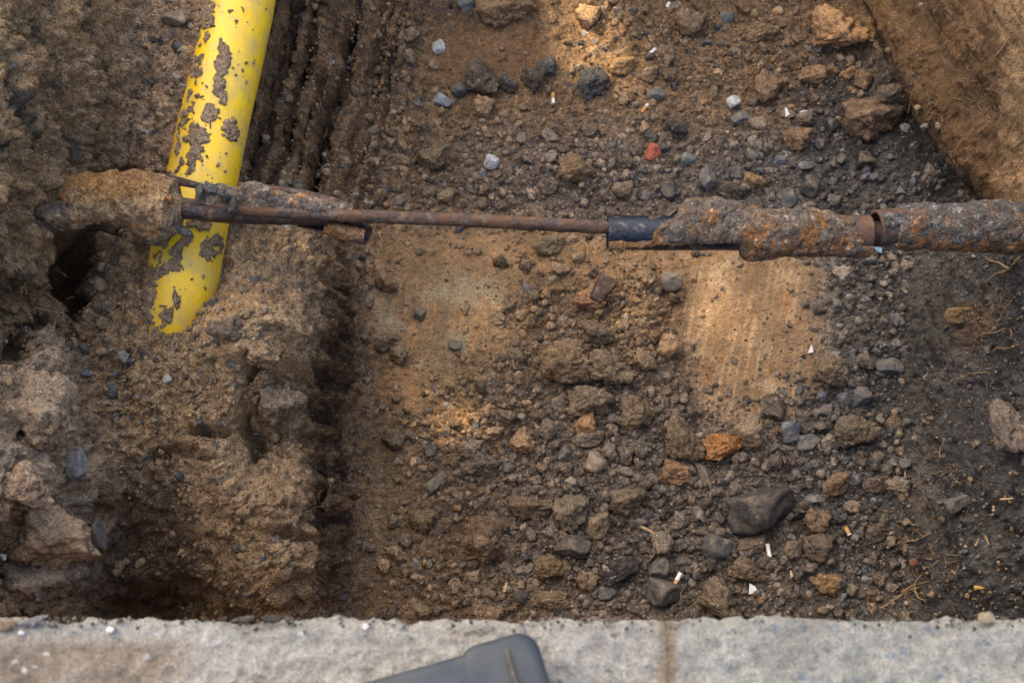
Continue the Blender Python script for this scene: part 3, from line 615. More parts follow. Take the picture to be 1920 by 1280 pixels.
# ------------------------------------------------------------------ scattered stones and clods
landm = [(942, 22, 'the large cut clod at the top'), (822, 89, 'the white stone'), (905, 148, 'the row of grey clods'), (1100, 90, 'the upper sun patch'), (1230, 178, 'the grey green stone'),
 (1373, 192, 'the white angular chip'), (1568, 52, 'the rounded tan clod'), (1630, 225, 'the big clod by the wall'), (922, 304, 'the white cracked stone'), (1224, 286, 'the red brick chip'),
 (1324, 330, 'the tall upright stone'), (1508, 311, 'the flat grey stone behind the sleeve'), (1750, 330, 'the foot of the brown wall'), (760, 380, 'the striped bank foot'), (900, 415, 'the thin rusty pipe'),
 (1180, 435, 'the open end of the blue sleeve'), (1420, 440, 'the crusted sleeve'), (1635, 430, 'the pipe joint'), (1800, 440, 'the right crusted pipe'), (723, 525, 'the brown clod by the sand bank'),
 (786, 587, 'the left grey pebble'), (853, 646, 'the middle grey pebble'), (1130, 550, 'the metal shard'), (1350, 600, 'the sunlit scraped clay'), (1518, 657, 'the white triangle shard'), (1666, 686, 'the flat slate stone'),
 (1105, 745, 'the central heap'), (745, 720, 'the orange soil stain'), (860, 805, 'the lower left sun patch'), (1357, 833, 'the orange clod'), (1478, 805, 'the blue grey angular stone'), (1613, 742, 'the slate wedge stone'),
 (1420, 948, 'the asphalt slab'), (1075, 962, 'the tall grey brown clod'), (905, 1000, 'the square dark clod'), (815, 905, 'the leaning narrow slab'), (1440, 1035, 'the upright cigarette end'), (1588, 997, 'the orange cigarette end'),
 (1160, 1068, 'the tarry lump'), (1412, 1105, 'the white shard near the kerb'), (790, 975, 'the brown lump in the sand'), (800, 1110, 'the left part of the kerb edge'), (1740, 860, 'the crease of the dark slope'), (1796, 942, 'the half buried dark stone')]
used = set(s[7] for s in S_)
def compass(dx, dy):
    a = math.degrees(math.atan2(dy, dx)) % 360
    return ['right of', 'below right of', 'below', 'below left of', 'left of', 'above left of', 'above', 'above right of'][int((a+22.5)//45) % 8]
def describe(px, py, wpx, colr, kind, shape):
    b = sum(colr)/3; r = colr[0]/max(colr[2], 1e-3)
    cw = ('black' if b < .05 else 'dark grey' if b < .085 and r < 1.5 else 'dark brown' if b < .115 and r >= 1.4 else 'blue grey' if r < .95 else 'grey' if r < 1.3 else 'grey brown' if r < 1.7 else 'tan' if b > .19 else 'brown')
    sw = 'small' if wpx < 27 else 'medium' if wpx < 36 else 'fairly large'
    L = sorted(landm, key=lambda l: (l[0]-px)**2+(l[1]-py)**2)
    for i in range(4):
        l = L[i]; d = math.hypot(l[0]-px, l[1]-py); w_ = 'just ' if d < 60 else '' if d < 120 else 'further '
        lab = f'{sw} {shape} {cw} {"stone" if kind == "s" else "clod"} {w_}{compass(px-l[0], py-l[1])} {l[2]}'
        lab = lab.replace('further below', 'well below').replace('further above', 'well above').replace('further right', 'well right').replace('further left', 'well left')
        if lab not in used: used.add(lab); return lab
    for i in range(3):
        for j in range(i+1, 5):
            lab = f'{sw} {shape} {cw} {"stone" if kind == "s" else "clod"} {compass(px-L[i][0], py-L[i][1])} {L[i][2]}, {compass(px-L[j][0], py-L[j][1])} {L[j][2]}'
            if lab not in used and len(lab.split()) <= 18: used.add(lab); return lab
    return lab
def density(px, py):
    """(how much rubble, share of grey stones)"""
    def b(cx, cy, rx, ry): return math.exp(-(((px-cx)/rx)**2+((py-cy)/ry)**2))
    d = .35+1.1*b(1150, 780, 190, 160)+1.2*b(1300, 990, 330, 160)+.9*b(1560, 820, 130, 150)+.8*b(1100, 330, 330, 80)+.7*b(1400, 100, 220, 120)+.5*b(1600, 480, 120, 60)+.35*b(780, 330, 90, 90)+.6*b(1130, 600, 90, 80)
    d += .5*b(1000, 1100, 200, 60)
    d -= .9*b(930, 90, 90, 55)+1.1*b(1400, 610, 125, 150)+.45*b(830, 590, 110, 140)+.5*b(700, 950, 40, 300)
    g = .07+.50*b(1650, 330, 200, 130)+.5*b(1600, 900, 150, 300)+.3*b(1300, 360, 300, 60)+.3*b(1650, 560, 90, 90)
    return max(.05, d), min(.8, g)
def palette(px, py, g):
    if random.random() < g:
        c = random.choice([(.08, .085, .094), (.06, .06, .065), (.10, .098, .095), (.045, .045, .048), (.11, .12, .13), (.09, .092, .085), (.12, .105, .09), (.10, .085, .07)])
    else:
        c = random.choice([(.215, .15, .094), (.175, .13, .085), (.15, .118, .086), (.25, .175, .112), (.135, .105, .075), (.195, .16, .12), (.23, .15, .085)])
        dk = 1.0-.38*math.exp(-(((px-1350)/420)**2+((py-1000)/220)**2))-.25*math.exp(-(((px-1650)/170)**2+((py-400)/200)**2)); c = tuple(x*dk for x in c)
        if py < 260: c = tuple(x*y for x, y in zip(c, (1.15, 1.1, 1.05)))
        c = tuple(x*y for x, y in zip(c, (1.20, 1.10, 1.02)))
        gw = min(.8, .6*math.exp(-(((px-1330)/420)**4+((py-980)/280)**4))+.7*math.exp(-(((px-1620)/260)**4+((py-480)/260)**4))+.5*math.exp(-(((px-1250)/460)**4+((py-330)/110)**4)))
        l_ = .3*c[0]+.55*c[1]+.15*c[2]; c = tuple(a_*(1-gw)+l_*b_*gw for a_, b_ in zip(c, (1.12, 1.0, .9)))
    k = random.uniform(.8, 1.75); return tuple(x*k for x in c)
cand = []; tries = 0
while len(cand) < 500 and tries < 90000:
    tries += 1
    px, py = random.uniform(690, 1800), random.uniform(8, 1155)
    if px > 1575+.72*py and py < 420: continue
    if px > 1700 and py > 430: continue
    d, g = density(px, py)
    if random.random() > d/2.4: continue
    s_ = 16*(random.random()**-.46); s_ *= .72+.38*min(d, 1.6)
    s_ = min(s_, 38+22*min(d, 1.5)*(py > 600))
    if s_ < 14: continue
    if any((px-a)**2+(py-b)**2 < ((s_+c)*.44)**2 for a, b, c in named): continue
    if 380 < py < 480 and px > 1130 and random.random() < .8: continue
    named.append((px, py, s_)); cand.append((px, py, s_, g))
cand.sort(key=lambda c: -c[2]); nc = 0; extra = []
for px, py, s_, g in cand:
    c = palette(px, py, g); kind = 's' if c[0]/c[2] < 1.15 else 'c'
    if random.random() < .08: kind = 's'
    nc += kind == 'c'
    if kind == 'c' and nc > 195: extra.append((px, py, s_, c)); continue
    asp = random.uniform(.65, 1.0); shp = 'round' if asp > .88 else 'oval' if asp > .76 else 'flat'
    a_ = random.uniform(0, 180)
    put(px, py, s_*1.1, s_*1.1*asp, a_, kind, c, describe(px, py, s_, c, kind, shp), group='loose stones on the trench floor' if kind == 's' else 'loose dirt clods on the trench floor', k=random.randrange(7), thick=1.0, sink=.30, tilt=.6)
    named.pop()
# fine rubble: two joined masses
def scatter(name, n, fn, protos, mat, label):
    VV, FF, CC = [], [], []; off = 0
    for _ in range(n):
        r = fn()
        if r is None: continue
        x_, y_, rad, c = r
        pl = PL if rad < .0050 else protos; W, F = pl[random.randrange(len(pl))]
        e = Euler((random.uniform(0, 6.28), random.uniform(0, 6.28), random.uniform(0, 6.28))).to_matrix()
        sc_ = np.array([rad, rad*random.uniform(.6, 1), rad*random.uniform(.55, .9)])
        Q = (W*sc_)@np.array(e).T
        z_ = float(ground(np.array([x_]), np.array([y_]))[0]); nn = gnorm(np.array([x_]), np.array([y_]))[0]
        Q += np.array([x_, y_, z_])+nn*rad*.15-np.array([0, 0, .15*rad])
        VV.append(Q); FF.append(F+off); off += len(W)
        CC.append(np.clip(np.tile(c, (len(W), 1))*(1+.25*rng.normal(size=(len(W), 1))*.5), .01, .9))
    o = link(name, mkmesh(name, np.concatenate(VV), np.concatenate(FF), np.concatenate(CC), smooth=True), mat)
    tag(o, label, kind='stuff'); o['category'] = 'rubble'
def fn_mid():
    if extra:
        px, py, s_, c = extra.pop(); q = drop(px, py); return q[0], q[1], s_*.00052, c
    px, py = random.uniform(680, 1900), random.uniform(-30, 1165)
    if px > 1530+.72*py and py < 420: return None
    d, g = density(px, py)
    if px > 1700 and py > 440: d *= .12
    if random.random() > d/1.7: return None
    q = P(px, py, 0.02) if px < 1700 else drop(px, py); rad = .0034*(random.random()**-.44); rad = min(rad, .0105)
    return q[0], q[1], rad, palette(px, py, g)
def fn_small():
    px, py = random.uniform(672, 1920), random.uniform(-30, 1165)
    if px > 1530+.72*py and py < 420: return None
    d, g = density(px, py); q = P(px, py, 0.01) if px < 1720 else drop(px, py)
    if px > 1700 and py > 440: d = .1
    if random.random() > (d+.15)/1.6: return None
    return q[0], q[1], random.uniform(.0016, .0036), palette(px, py, min(.8, g+.08))
def fn_left():
    x_, y_ = random.uniform(-1.0, -.22), random.uniform(-.6, .75)
    z_ = float(ground(np.array([x_]), np.array([y_]))[0]); px, py, _ = proj(x_, y_, z_)
    if z_ < .03 or px < 0 or py < 0: return None
    d = .5+1.4*math.exp(-(((px-330)/190)**2+((py-680)/110)**2))+1.5*math.exp(-(((px-70)/100)**2+((py-850)/220)**2))+.6*math.exp(-(((px-330)/60)**2+((py-150)/200)**2))
    if random.random() > d/1.6: return None
    n = gnorm(np.array([x_]), np.array([y_]))[0]
    if n[2] < .35: return None
    c = random.choice([(.36, .25, .15), (.31, .22, .135), (.34, .245, .16), (.27, .195, .13), (.40, .29, .18), (.30, .21, .125), (.12, .12, .125)] + ([(.4, .42, .45)] if random.random() < .04 else []))
    return x_, y_, min(.0125, .0024*(random.random()**-.42)), c
PM = [rock(500+k, 3, 12, .14, .2, .10) for k in range(5)]; PS = [rock(520+k, 2, 9, .10) for k in range(8)]; PL = [rock(540+k, 1, 9, .12) for k in range(8)]
scatter('loose_rubble', 17000, fn_mid, PS, M_clod, 'loose crumbs and pebbles covering the trench floor')
scatter('fine_gravel', 22000, fn_small, PL, M_clod, 'fine gravel and grit sprinkled over the trench floor')
scatter('soil_crumbs', 12000, fn_left, PS, M_clod, 'soil crumbs lying on the left sand bank and ledges')

# ------------------------------------------------------------------ tubes
def path(ctrl, n):
    """ctrl rows (px,py,z,rpx) -> smooth world points, radii in metres"""
    c = np.array([[*P(a, b, z_), r*proj(*P(a, b, z_))[2]/FPX] for a, b, z_, r in ctrl])
    s = np.linspace(0, len(c)-1, n); out = np.zeros((n, 4))
    for k in range(4):
        i = np.clip(s.astype(int), 0, len(c)-2); f = s-i; p0 = c[np.maximum(i-1, 0), k]; p1 = c[i, k]; p2 = c[i+1, k]; p3 = c[np.minimum(i+2, len(c)-1), k]
        lin = k == 3
        out[:, k] = p1+(p2-p1)*f if lin else .5*((2*p1)+(-p0+p2)*f+(2*p0-5*p1+4*p2-p3)*f*f+(-p0+3*p1-3*p2+p3)*f**3)
    return out[:, :3], out[:, 3]
def frames(Q):
    Tn = np.gradient(Q, axis=0); Tn /= np.linalg.norm(Tn, axis=1)[:, None]
    up = np.array([0, 0, 1.0]); A = np.cross(Tn, up); A /= np.linalg.norm(A, axis=1)[:, None]; B = np.cross(A, Tn)
    return Tn, A, B
def tube(Q, r, sides=32, th0=0, th1=2*math.pi, fn=None, thick=None, caps=True):
    """fn(S,TH,Pt)->radius offset; angle 90deg points up"""
    n = len(Q); full = abs(th1-th0-2*math.pi) < 1e-6
    th = np.linspace(th0, th1, sides+1)[:-1] if full else np.linspace(th0, th1, sides)
    _, A, B = frames(Q)
    dirs = A[:, None, :]*np.cos(th)[None, :, None]+B[:, None, :]*np.sin(th)[None, :, None]
    Rr = np.repeat(r[:, None], len(th), 1); S_s = np.repeat(np.linspace(0, 1, n)[:, None], len(th), 1); TH = np.repeat(th[None], n, 0)
    base = Q[:, None, :]+dirs*Rr[..., None]
    if fn is not None: Rr = Rr+fn(S_s, TH, base)
    V = (Q[:, None, :]+dirs*Rr[..., None]).reshape(-1, 3); F = gridfaces(n, len(th), wrap=full)
    if thick:
        V2 = (Q[:, None, :]+dirs*(Rr-thick)[..., None]).reshape(-1, 3); N0 = len(V); m = len(th)
        F = [F, (gridfaces(n, m, wrap=full)+N0)[:, ::-1]]
        j = np.arange(m if full else m-1); j2 = (j+1) % m
        F.append(np.stack([j, j+N0, j2+N0, j2], 1)); e = (n-1)*m; F.append(np.stack([e+j, e+j2, e+j2+N0, e+j+N0], 1))
        if not full:
            i = np.arange(n-1)*m; F.append(np.stack([i, i+m, i+m+N0, i+N0], 1)); i2 = i+m-1; F.append(np.stack([i2, i2+N0, i2+m+N0, i2+m], 1))
        F = np.concatenate(F); V = np.concatenate([V, V2])
    elif full and caps:
        m = len(th); V = np.concatenate([V, Q[:1], Q[-1:]]); c0, c1 = len(V)-2, len(V)-1; j = np.arange(m); j2 = (j+1) % m; e = (n-1)*m
        F = np.concatenate([F, np.stack([j, np.full(m, c0), np.full(m, c0), j2], 1)[:, [0, 3, 2, 1]], np.stack([e+j, e+j2, np.full(m, c1), np.full(m, c1)], 1)])
    return V, F
def tri(F):   # quads with a doubled corner become triangles
    return F
def tube_obj(name, V, F, mat, parent, C_=None):
    me = bpy.data.meshes.new(name)
    fl = [tuple(dict.fromkeys(map(int, f))) for f in F]
    me.from_pydata([tuple(p) for p in V], [], fl); me.polygons.foreach_set('use_smooth', np.ones(len(fl), bool)); me.update()
    a = me.color_attributes.new('Col', 'FLOAT_COLOR', 'POINT'); cc = np.ones((len(V), 4), np.float32); cc[:, :3] = (.2, .15, .1) if C_ is None else C_; a.data.foreach_set('color', cc.ravel())
    me.materials.append(mat); o = bpy.data.objects.new(name, me); col.objects.link(o); o.parent = parent
    if parent is not None: o.matrix_parent_inverse = Matrix.Translation(-parent.location)
    return o

# ---- yellow gas pipe
m, t_, b, N, L = nmat('yellow_plastic')
g = N('ShaderNodeNewGeometry'); pos = g.outputs['Position']
c = mixc(t_, ramp(t_, noise_n(t_, pos, 9, 5, .6), .35, .7), (.88, .56, .018), (.80, .48, .020))
c = mixc(t_, math_n(t_, 'MULTIPLY', ramp(t_, noise_n(t_, pos, 26, 6, .75), .44, .66), .75), c, (.50, .35, .14))
mp = N('ShaderNodeMapping'); mp.inputs['Scale'].default_value = (1, .12, 1); mp.inputs['Rotation'].default_value = (0, 0, R(-14)); L(pos, mp.inputs[0])
c = mixc(t_, math_n(t_, 'MULTIPLY', ramp(t_, noise_n(t_, mp.outputs[0], 160, 4, .7), .56, .68), .4), c, (.40, .27, .09))
vz = N('ShaderNodeTexVoronoi'); vz.inputs['Scale'].default_value = 120; L(pos, vz.inputs['Vector']); sv = N('ShaderNodeSeparateColor'); L(vz.outputs['Color'], sv.inputs[0])
spk = math_n(t_, 'MULTIPLY', math_n(t_, 'GREATER_THAN', sv.outputs[0], .80), math_n(t_, 'LESS_THAN', vz.outputs['Distance'], .25))
edge_d = N('ShaderNodeTexCoord')
c = mixc(t_, math_n(t_, 'MULTIPLY', spk, ramp(t_, noise_n(t_, pos, 16, 3), .42, .6)), c, (.13, .09, .05))
L(c, b.inputs['Base Color']); b.inputs['Roughness'].default_value = .42
bp = N('ShaderNodeBump'); bp.inputs['Strength'].default_value = .12; bp.inputs['Distance'].default_value = .002; L(noise_n(t_, pos, 200, 3), bp.inputs['Height']); L(bp.outputs[0], b.inputs['Normal'])
M_yel = m
yc = [(500, -330, .405, 63), (472, -120, .405, 64), (453, 0, .405, 65), (429, 110, .403, 65.5), (403, 220, .40, 66), (382, 320, .395, 66), (362, 410, .385, 65), (345, 510, .368, 64), (333, 590, .335, 62), (322, 650, .285, 61), (312, 730, .21, 60)]
Q, rr = path(yc, 260); rr[:] = .0585
yp = empty('gas_pipe', tuple(Q[130])); tag(yp, 'bright yellow plastic gas pipe running from the top edge and buried in the sand', 'pipe')
V, F = tube(Q, rr, 96, thick=.008); tube_obj('pipe_wall', V, F, M_yel, yp)
mud = [(420, 98, 13, 18, 0), (418, 118, 17, 30, 8), (412, 150, 12, 34, 5), (414, 182, 10, 20, 0), (393, 215, 20, 20, 30), (372, 250, 22, 24, 35), (368, 285, 18, 14, 0), (356, 310, 14, 24, 0), (432, 246, 15, 20, -20), (442, 226, 7, 7, 0),
       (380, 385, 46, 22, 0), (340, 455, 13, 34, 30), (318, 498, 16, 40, 45), (388, 468, 18, 22, 0), (400, 452, 16, 12, 0), (312, 590, 14, 24, 15), (278, 560, 16, 50, 10), (372, 420, 30, 10, 0),
       (345, 40, 20, 60, 12), (322, 110, 14, 60, 12), (310, 190, 10, 60, 10), (300, 270, 12, 50, 10), (328, 560, 10, 30, 0), (388, 10, 10, 40, 10)]
random.seed(11)
for k in range(130):
    f_ = random.random(); cy_m = -10+600*f_; cx_m = np.interp(cy_m, [0, 110, 220, 320, 410, 510, 600], [451, 428, 403, 382, 362, 343, 323])
    e_ = random.random() < .6; off_ = random.uniform(-64, -44) if e_ else random.uniform(-60, 50); mud.append((cx_m+off_, cy_m, random.uniform(2, 8 if e_ else 3), random.uniform(2.5, 14 if e_ else 3.5), 12))
def mudfn(S, TH, base):
    q = base.reshape(-1, 3); a, b_, _ = proj(q[:, 0], q[:, 1], q[:, 2]); nn = fbm(q*45, 7, 4)*.9+fbm(q*150, 8, 3)*.6
    a = a+fbm(q*30, 17, 3)*14; b_ = b_+fbm(q*30+4, 18, 3)*14
    mk = np.full(len(q), -9.0)
    for cx, cy, rx, ry, an in mud:
        rx, ry = rx*.85, ry*.95
        cc, s_ = math.cos(R(an)), math.sin(R(an)); dx, dy = a-cx, b_-cy
        mk = np.maximum(mk, 1-np.sqrt(((dx*cc+dy*s_)/rx)**2+((-dx*s_+dy*cc)/ry)**2))
    hgt = np.clip(mk+nn*.85+.02, -1, .5); up = np.sin(TH).ravel() > -.2
    r_ = np.where((hgt > 0) & up, .0007+.0060*np.clip(hgt, 0, 1)**.7*(1+.7*fbm(q*160, 9, 2)), -.004)
    return r_.reshape(S.shape)
Q2, r2 = path(yc[1:], 620); r2[:] = .0585
V, F = tube(Q2, r2, 150, th0=R(-10), th1=R(190), fn=mudfn)
# keep only the faces of the mud that stand proud
dist = np.linalg.norm(V.reshape(620, 150, 3)-Q2[:, None, :], axis=2).ravel(); keep = (dist[F] > .0578).any(1)
F = F[keep]; ids, inv = np.unique(F, return_inverse=True); V = V[ids]; F = inv.reshape(F.shape)
nz = fbm(V*60, 4, 3); tube_obj('dried_mud', V, F, M_soil, yp, np.clip(C(.36, .25, .165)[None]*(1+.5*nz[:, None]), .02, 1))['kind'] = 'stuff'

# ---- broken rusty pipe across the trench
M_rust = rust_mat('rusted_iron', (.06, .046, .045), (.15, .075, .042), .3, .25, .62, 34)
M_blue = rust_mat('blued_steel', (.010, .016, .030), (.13, .065, .04), -.3, .25, .36, 26)
M_dark = rust_mat('dark_bitumen_metal', (.028, .022, .027), (.10, .045, .03), .1, .3, .45, 40)
rp = empty('rusty_pipe', tuple(P(900, 410, .46))); tag(rp, 'broken rusty iron service pipe spanning the trench with soil crust', 'pipe')
Q, r_ = path([(330, 380, .50, 10), (450, 392, .50, 11), (600, 402, .48, 12.5), (750, 408, .465, 12), (900, 414, .45, 12.5), (1030, 421, .44, 12.5), (1150, 427, .43, 12.5), (1200, 430, .428, 12)], 300)
V, F = tube(Q, r_, 28, fn=lambda S, T_, B: (.0016*fbm(B.reshape(-1, 3)*70, 3, 3)+.0009*fbm(B.reshape(-1, 3)*300, 4, 2)).reshape(S.shape)); tube_obj('inner_pipe', V, F, M_rust, rp)
Q, r_ = path([(1139, 436, .43, 32), (1250, 437, .427, 32.5), (1400, 437, .42, 33), (1530, 438, .412, 33.5), (1629, 438, .405, 34)], 260)
V, F = tube(Q, r_, 64, fn=lambda S, T_, B: (.0006*fbm(B.reshape(-1, 3)*60, 3, 3)).reshape(S.shape), thick=.004); tube_obj('pipe_sleeve', V, F, M_blue, rp)
SQ, Sr = Q, r_
Q, r_ = path([(1520, 438, .4125, 34.6), (1580, 438, .409, 34.8), (1628, 438, .405, 34.9)], 60); V, F = tube(Q, r_, 64, fn=lambda S, T_, B: (.001*fbm(B.reshape(-1, 3)*60, 3, 3)).reshape(S.shape), thick=.001); tube_obj('rusted_band', V, F, M_rust, rp)
Q, r_ = path([(1610, 438, .406, 22), (1660, 436, .404, 22)], 10); V, F = tube(Q, r_, 30); tube_obj('joint_ring', V, F, M_dark, rp)
Q, r_ = path([(1641, 428, .405, 35), (1700, 425, .40, 36), (1800, 425, .395, 36), (1930, 428, .385, 36), (2080, 432, .37, 36)], 200)
V, F = tube(Q, r_, 48, fn=lambda S, T_, B: (.0012*fbm(B.reshape(-1, 3)*60, 3, 3)).reshape(S.shape), thick=.005); tube_obj('socket_pipe', V, F, M_rust, rp)
RQ, Rr_ = Q, r_
def crust(name, Q, r, sides, maskf, amp, colf, parent, th0=R(-80), th1=R(260), base_in=.004, mat=None):
    keepr = {}
    def fn(S, TH, B):
        q = B.reshape(-1, 3); a, b_, _ = proj(q[:, 0], q[:, 1], q[:, 2])
        f1, f2, i_ = worley(q/.017, 31); f1b_, _, i2 = worley(q/.008, 32)
        mk = maskf(a, b_, TH.ravel(), q)+.55*fbm(q*38, 33, 4)
        lump = .6+1.0*fbm(q*18, 36, 4)+.55*np.sqrt(np.clip(.5-f1**2, 0, 1))*(i_ > .4)+.3*np.sqrt(np.clip(.5-f1b_**2, 0, 1))
        h = np.where(mk > 0, .0015+amp*np.clip(lump, .05, 2)*np.sqrt(np.clip(mk*1.5, 0, 1)), -base_in)
        keepr['p'] = h.ravel() > 0; keepr['a'] = a; keepr['b'] = b_; keepr['q'] = q
        return h.reshape(S.shape)
    V, F = tube(Q, r, sides, th0, th1, fn=fn, caps=False); keep = keepr['p'][F].any(1); F = F[keep]; ids, inv = np.unique(F, return_inverse=True)
    cc = colf(keepr['a'], keepr['b'], V); o = tube_obj(name, V[ids], inv.reshape(F.shape), mat or M_soil, parent, cc[ids]); o['kind'] = 'stuff'; return o
def sl_mask(a, b_, th, q):
    s = np.sin(th); m_ = -1+0*a
    m_ = np.maximum(m_, 1.1-np.abs((a-1420)/165)-.2)
    edge = ss(1245, 1290, a+ (b_-400)*.9); low = np.where(b_ > 452, ss(1380, 1400, a), 1.0)
    m_ = edge*low*1.2-.45
    m_ = np.maximum(m_, .55-np.abs(b_-452-(1290-a)*.05)/11*(a < 1300)-9*(a >= 1300))
    m_ = m_-ss(1520, 1570, a)*.85*ss(470, 455, b_)
    return np.clip(m_, -1, .9)
def rustcol(basec, low=0):
    def f(a, b_, V):
        n = fbm(V*30, 51, 5, .75)*.8; n2_ = fbm(V*80, 52, 3, .7); c_ = np.tile(C(*basec), (len(V), 1))
        o_ = ss(.0, .6, n)[:, None]; c_ = c_*(1-o_)+C(.36, .165, .06)*o_; g_ = ss(.12, .4, -n)[:, None]*.7; c_ = c_*(1-g_)+C(.13, .125, .125)*g_
        if low: l_ = (ss(440, 452, b_+22*n)*ss(0, .5, n+.35+n2_*.5)*.85)[:, None]; c_ = c_*(1-l_)+C(.33, .15, .06)*l_
        if low == 2: l_ = (blob(190, 345, 110, 30, 0, .6, a+40*n, b_+20*n)*.85)[:, None]; c_ = c_*(1-l_)+C(.42, .20, .065)*l_
        w_ = ss(.42, .6, n2_)[:, None]*.6; c_ = c_*(1-w_)+C(.38, .36, .34)*w_
        return np.clip(c_*(1+.5*n2_[:, None]), .02, .8)
    return f
Qc, rc = SQ, Sr
crust('sleeve_crust', *path([(1139, 436, .43, 32), (1230, 437, .427, 32.5), (1262, 437, .427, 33), (1295, 424, .425, 44), (1350, 426, .425, 44), (1420, 436, .42, 37), (1500, 437, .414, 34.5), (1629, 438, .405, 34)], 420), 150, sl_mask, .0085, rustcol((.20, .15, .115), 1), rp)
crust('pipe_crust', *path([(1648, 428, .405, 35), (1720, 424, .40, 36), (1800, 426, .395, 37), (1890, 425, .388, 42), (2060, 432, .37, 42)], 300), 130,
      lambda a, b_, th, q: -.22+ss(1670, 1715, a)*1.1, .0062, rustcol((.135, .115, .102), 1), rp)
# left crusted part
Q, r_ = path([(40, 395, .52, 40), (120, 380, .515, 42), (200, 370, .51, 38), (270, 378, .505, 42), (318, 392, .50, 42), (336, 394, .50, 22), (346, 395, .50, 4)], 260)
crust('rust_crust', Q, r_, 150, lambda a, b_, th, q: .9+0*a, .010, rustcol((.44, .29, .17), 2), rp, 0, 2*math.pi)
Q, r_ = path([(262, 385, .498, 26), (280, 415, .495, 30), (302, 430, .49, 23), (322, 438, .485, 7)], 90)
crust('rust_lump', Q, r_, 90, lambda a, b_, th, q: .9+0*a, .007, rustcol((.23, .15, .09)), rp, 0, 2*math.pi)
# split casing halves
Q, r_ = path([(330, 388, .485, 26), (430, 398, .478, 27), (520, 402, .47, 29), (610, 412, .462, 31), (690, 438, .455, 28)], 200)
def splitfn(S, TH, B): return (.0012*fbm(B.reshape(-1, 3)*40, 3, 3)).reshape(S.shape)
Q, r_ = path([(318, 386, .492, 19), (400, 397, .488, 20), (500, 401, .48, 20), (606, 404, .47, 19)], 160)
V, F = tube(Q, r_, 48, fn=splitfn, thick=.003); V[:, 0] -= .0+ss(.0, .03, V[:, 0]-(Q[-1][0]-.03))*.5*(V[:, 1]-Q[-1][1]+.0); tube_obj('split_casing', V, F, M_dark, rp)
Q, r_ = path([(560, 404, .465, 22), (610, 412, .462, 24), (650, 424, .458, 22), (692, 440, .455, 18)], 120)
V, F = tube(Q, r_, 40, R(190), R(330), fn=splitfn, thick=.003); tube_obj('casing_shell', V, F, M_dark, rp)
Q, r_ = path([(335, 392, .505, 15), (400, 400, .503, 14.5), (432, 402, .493, 13), (446, 403, .485, 8)], 60); V, F = tube(Q, r_, 24, R(-40), R(200), thick=.003); tube_obj('casing_fragment', V, F, M_dark, rp)
Q, r_ = path([(448, 350, .475, 10), (520, 357, .47, 9), (600, 370, .465, 8), (650, 384, .46, 5)], 90); V, F = tube(Q, r_, 14, R(20), R(170), fn=splitfn, thick=.0025); tube_obj('casing_edge', V, F, M_dark, rp)
Q, r_ = path([(300, 335, .505, 12), (340, 342, .505, 9), (385, 352, .50, 6)], 50); V, F = tube(Q, r_, 16, R(10), R(190), thick=.0025); tube_obj('casing_edge', V, F, M_dark, rp)
# lower torn lip of the casing
Q, r_ = path([(600, 412, .455, 17), (640, 432, .45, 15), (688, 448, .448, 14)], 80); V, F = tube(Q, r_, 24, R(190), R(330), fn=splitfn, thick=.003); tube_obj('torn_lip', V, F, M_rust, rp)
# soil caked between the halves
Q, r_ = path([(370, 372, .495, 14), (450, 378, .49, 22), (520, 384, .485, 18), (590, 390, .478, 12), (660, 398, .468, 5)], 240)
crust('caked_soil', Q, r_, 110, lambda a, b_, th, q: .9+0*a, .0068, rustcol((.19, .15, .12)), rp, 0, 2*math.pi)
Q, r_ = path([(610, 425, .452, 8), (650, 436, .45, 10), (685, 442, .45, 5)], 70); crust('caked_soil', Q, r_, 60, lambda a, b_, th, q: .9+0*a, .003, rustcol((.27, .15, .08)), rp, 0, 2*math.pi)
def lump(px, py, z_, wpx, hpx, colr, k, nm='soil_lump'):
    c_ = P(px, py, z_); s_ = proj(*c_)[2]/FPX; o = link(nm, MC[k % 7], color=colr); o.parent = rp; o.matrix_parent_inverse = Matrix.Translation(-rp.location)
    o.location = c_; o.scale = (wpx/2*s_, hpx/2*s_, min(wpx, hpx)/2*s_*.8); o.rotation_euler = (k*.7, k*.3, k*1.1)
for k, a in enumerate([(395, 352, .52, 34, 30, (.11, .105, .105)), (375, 360, .52, 26, 24, (.13, .12, .11)), (420, 366, .52, 34, 26, (.13, .12, .115)), (478, 358, .515, 46, 56, (.27, .205, .15)), (455, 372, .51, 30, 26, (.17, .14, .115)), (510, 378, .505, 26, 22, (.18, .15, .12)),
                       (545, 382, .495, 22, 18, (.19, .16, .13)), (318, 374, .545, 20, 18, (.33, .14, .05)), (118, 372, .56, 22, 14, (.36, .14, .05)), (575, 384, .49, 18, 14, (.16, .14, .125)), (440, 385, .51, 40, 26, (.09, .075, .075)), (340, 430, .485, 44, 22, (.14, .125, .12)), (480, 378, .505, 34, 24, (.2, .16, .125))]): lump(*a, k)
# ------------------------------------------------------------------ metal shard
m_ = empty('metal_shard', tuple(drop(1128, 558))); tag(m_, 'dark bent rusty metal shard lying on top of the central rubble', 'metal scrap')
c_ = drop(1128, 558); Q = np.array([c_+np.array([-.028, -.005, .016])+np.array([.03, .012, .003])*k/7. for k in range(8)]) ; Q = np.array([c_+np.array([-.012+.003*k, -.018+.0042*k, .012+.001*k]) for k in range(11)])
V, F = tube(Q, np.linspace(.018, .028, 11), 14, R(50), R(150), thick=.003); tube_obj('curved_plate', V, F, M_dark, m_)

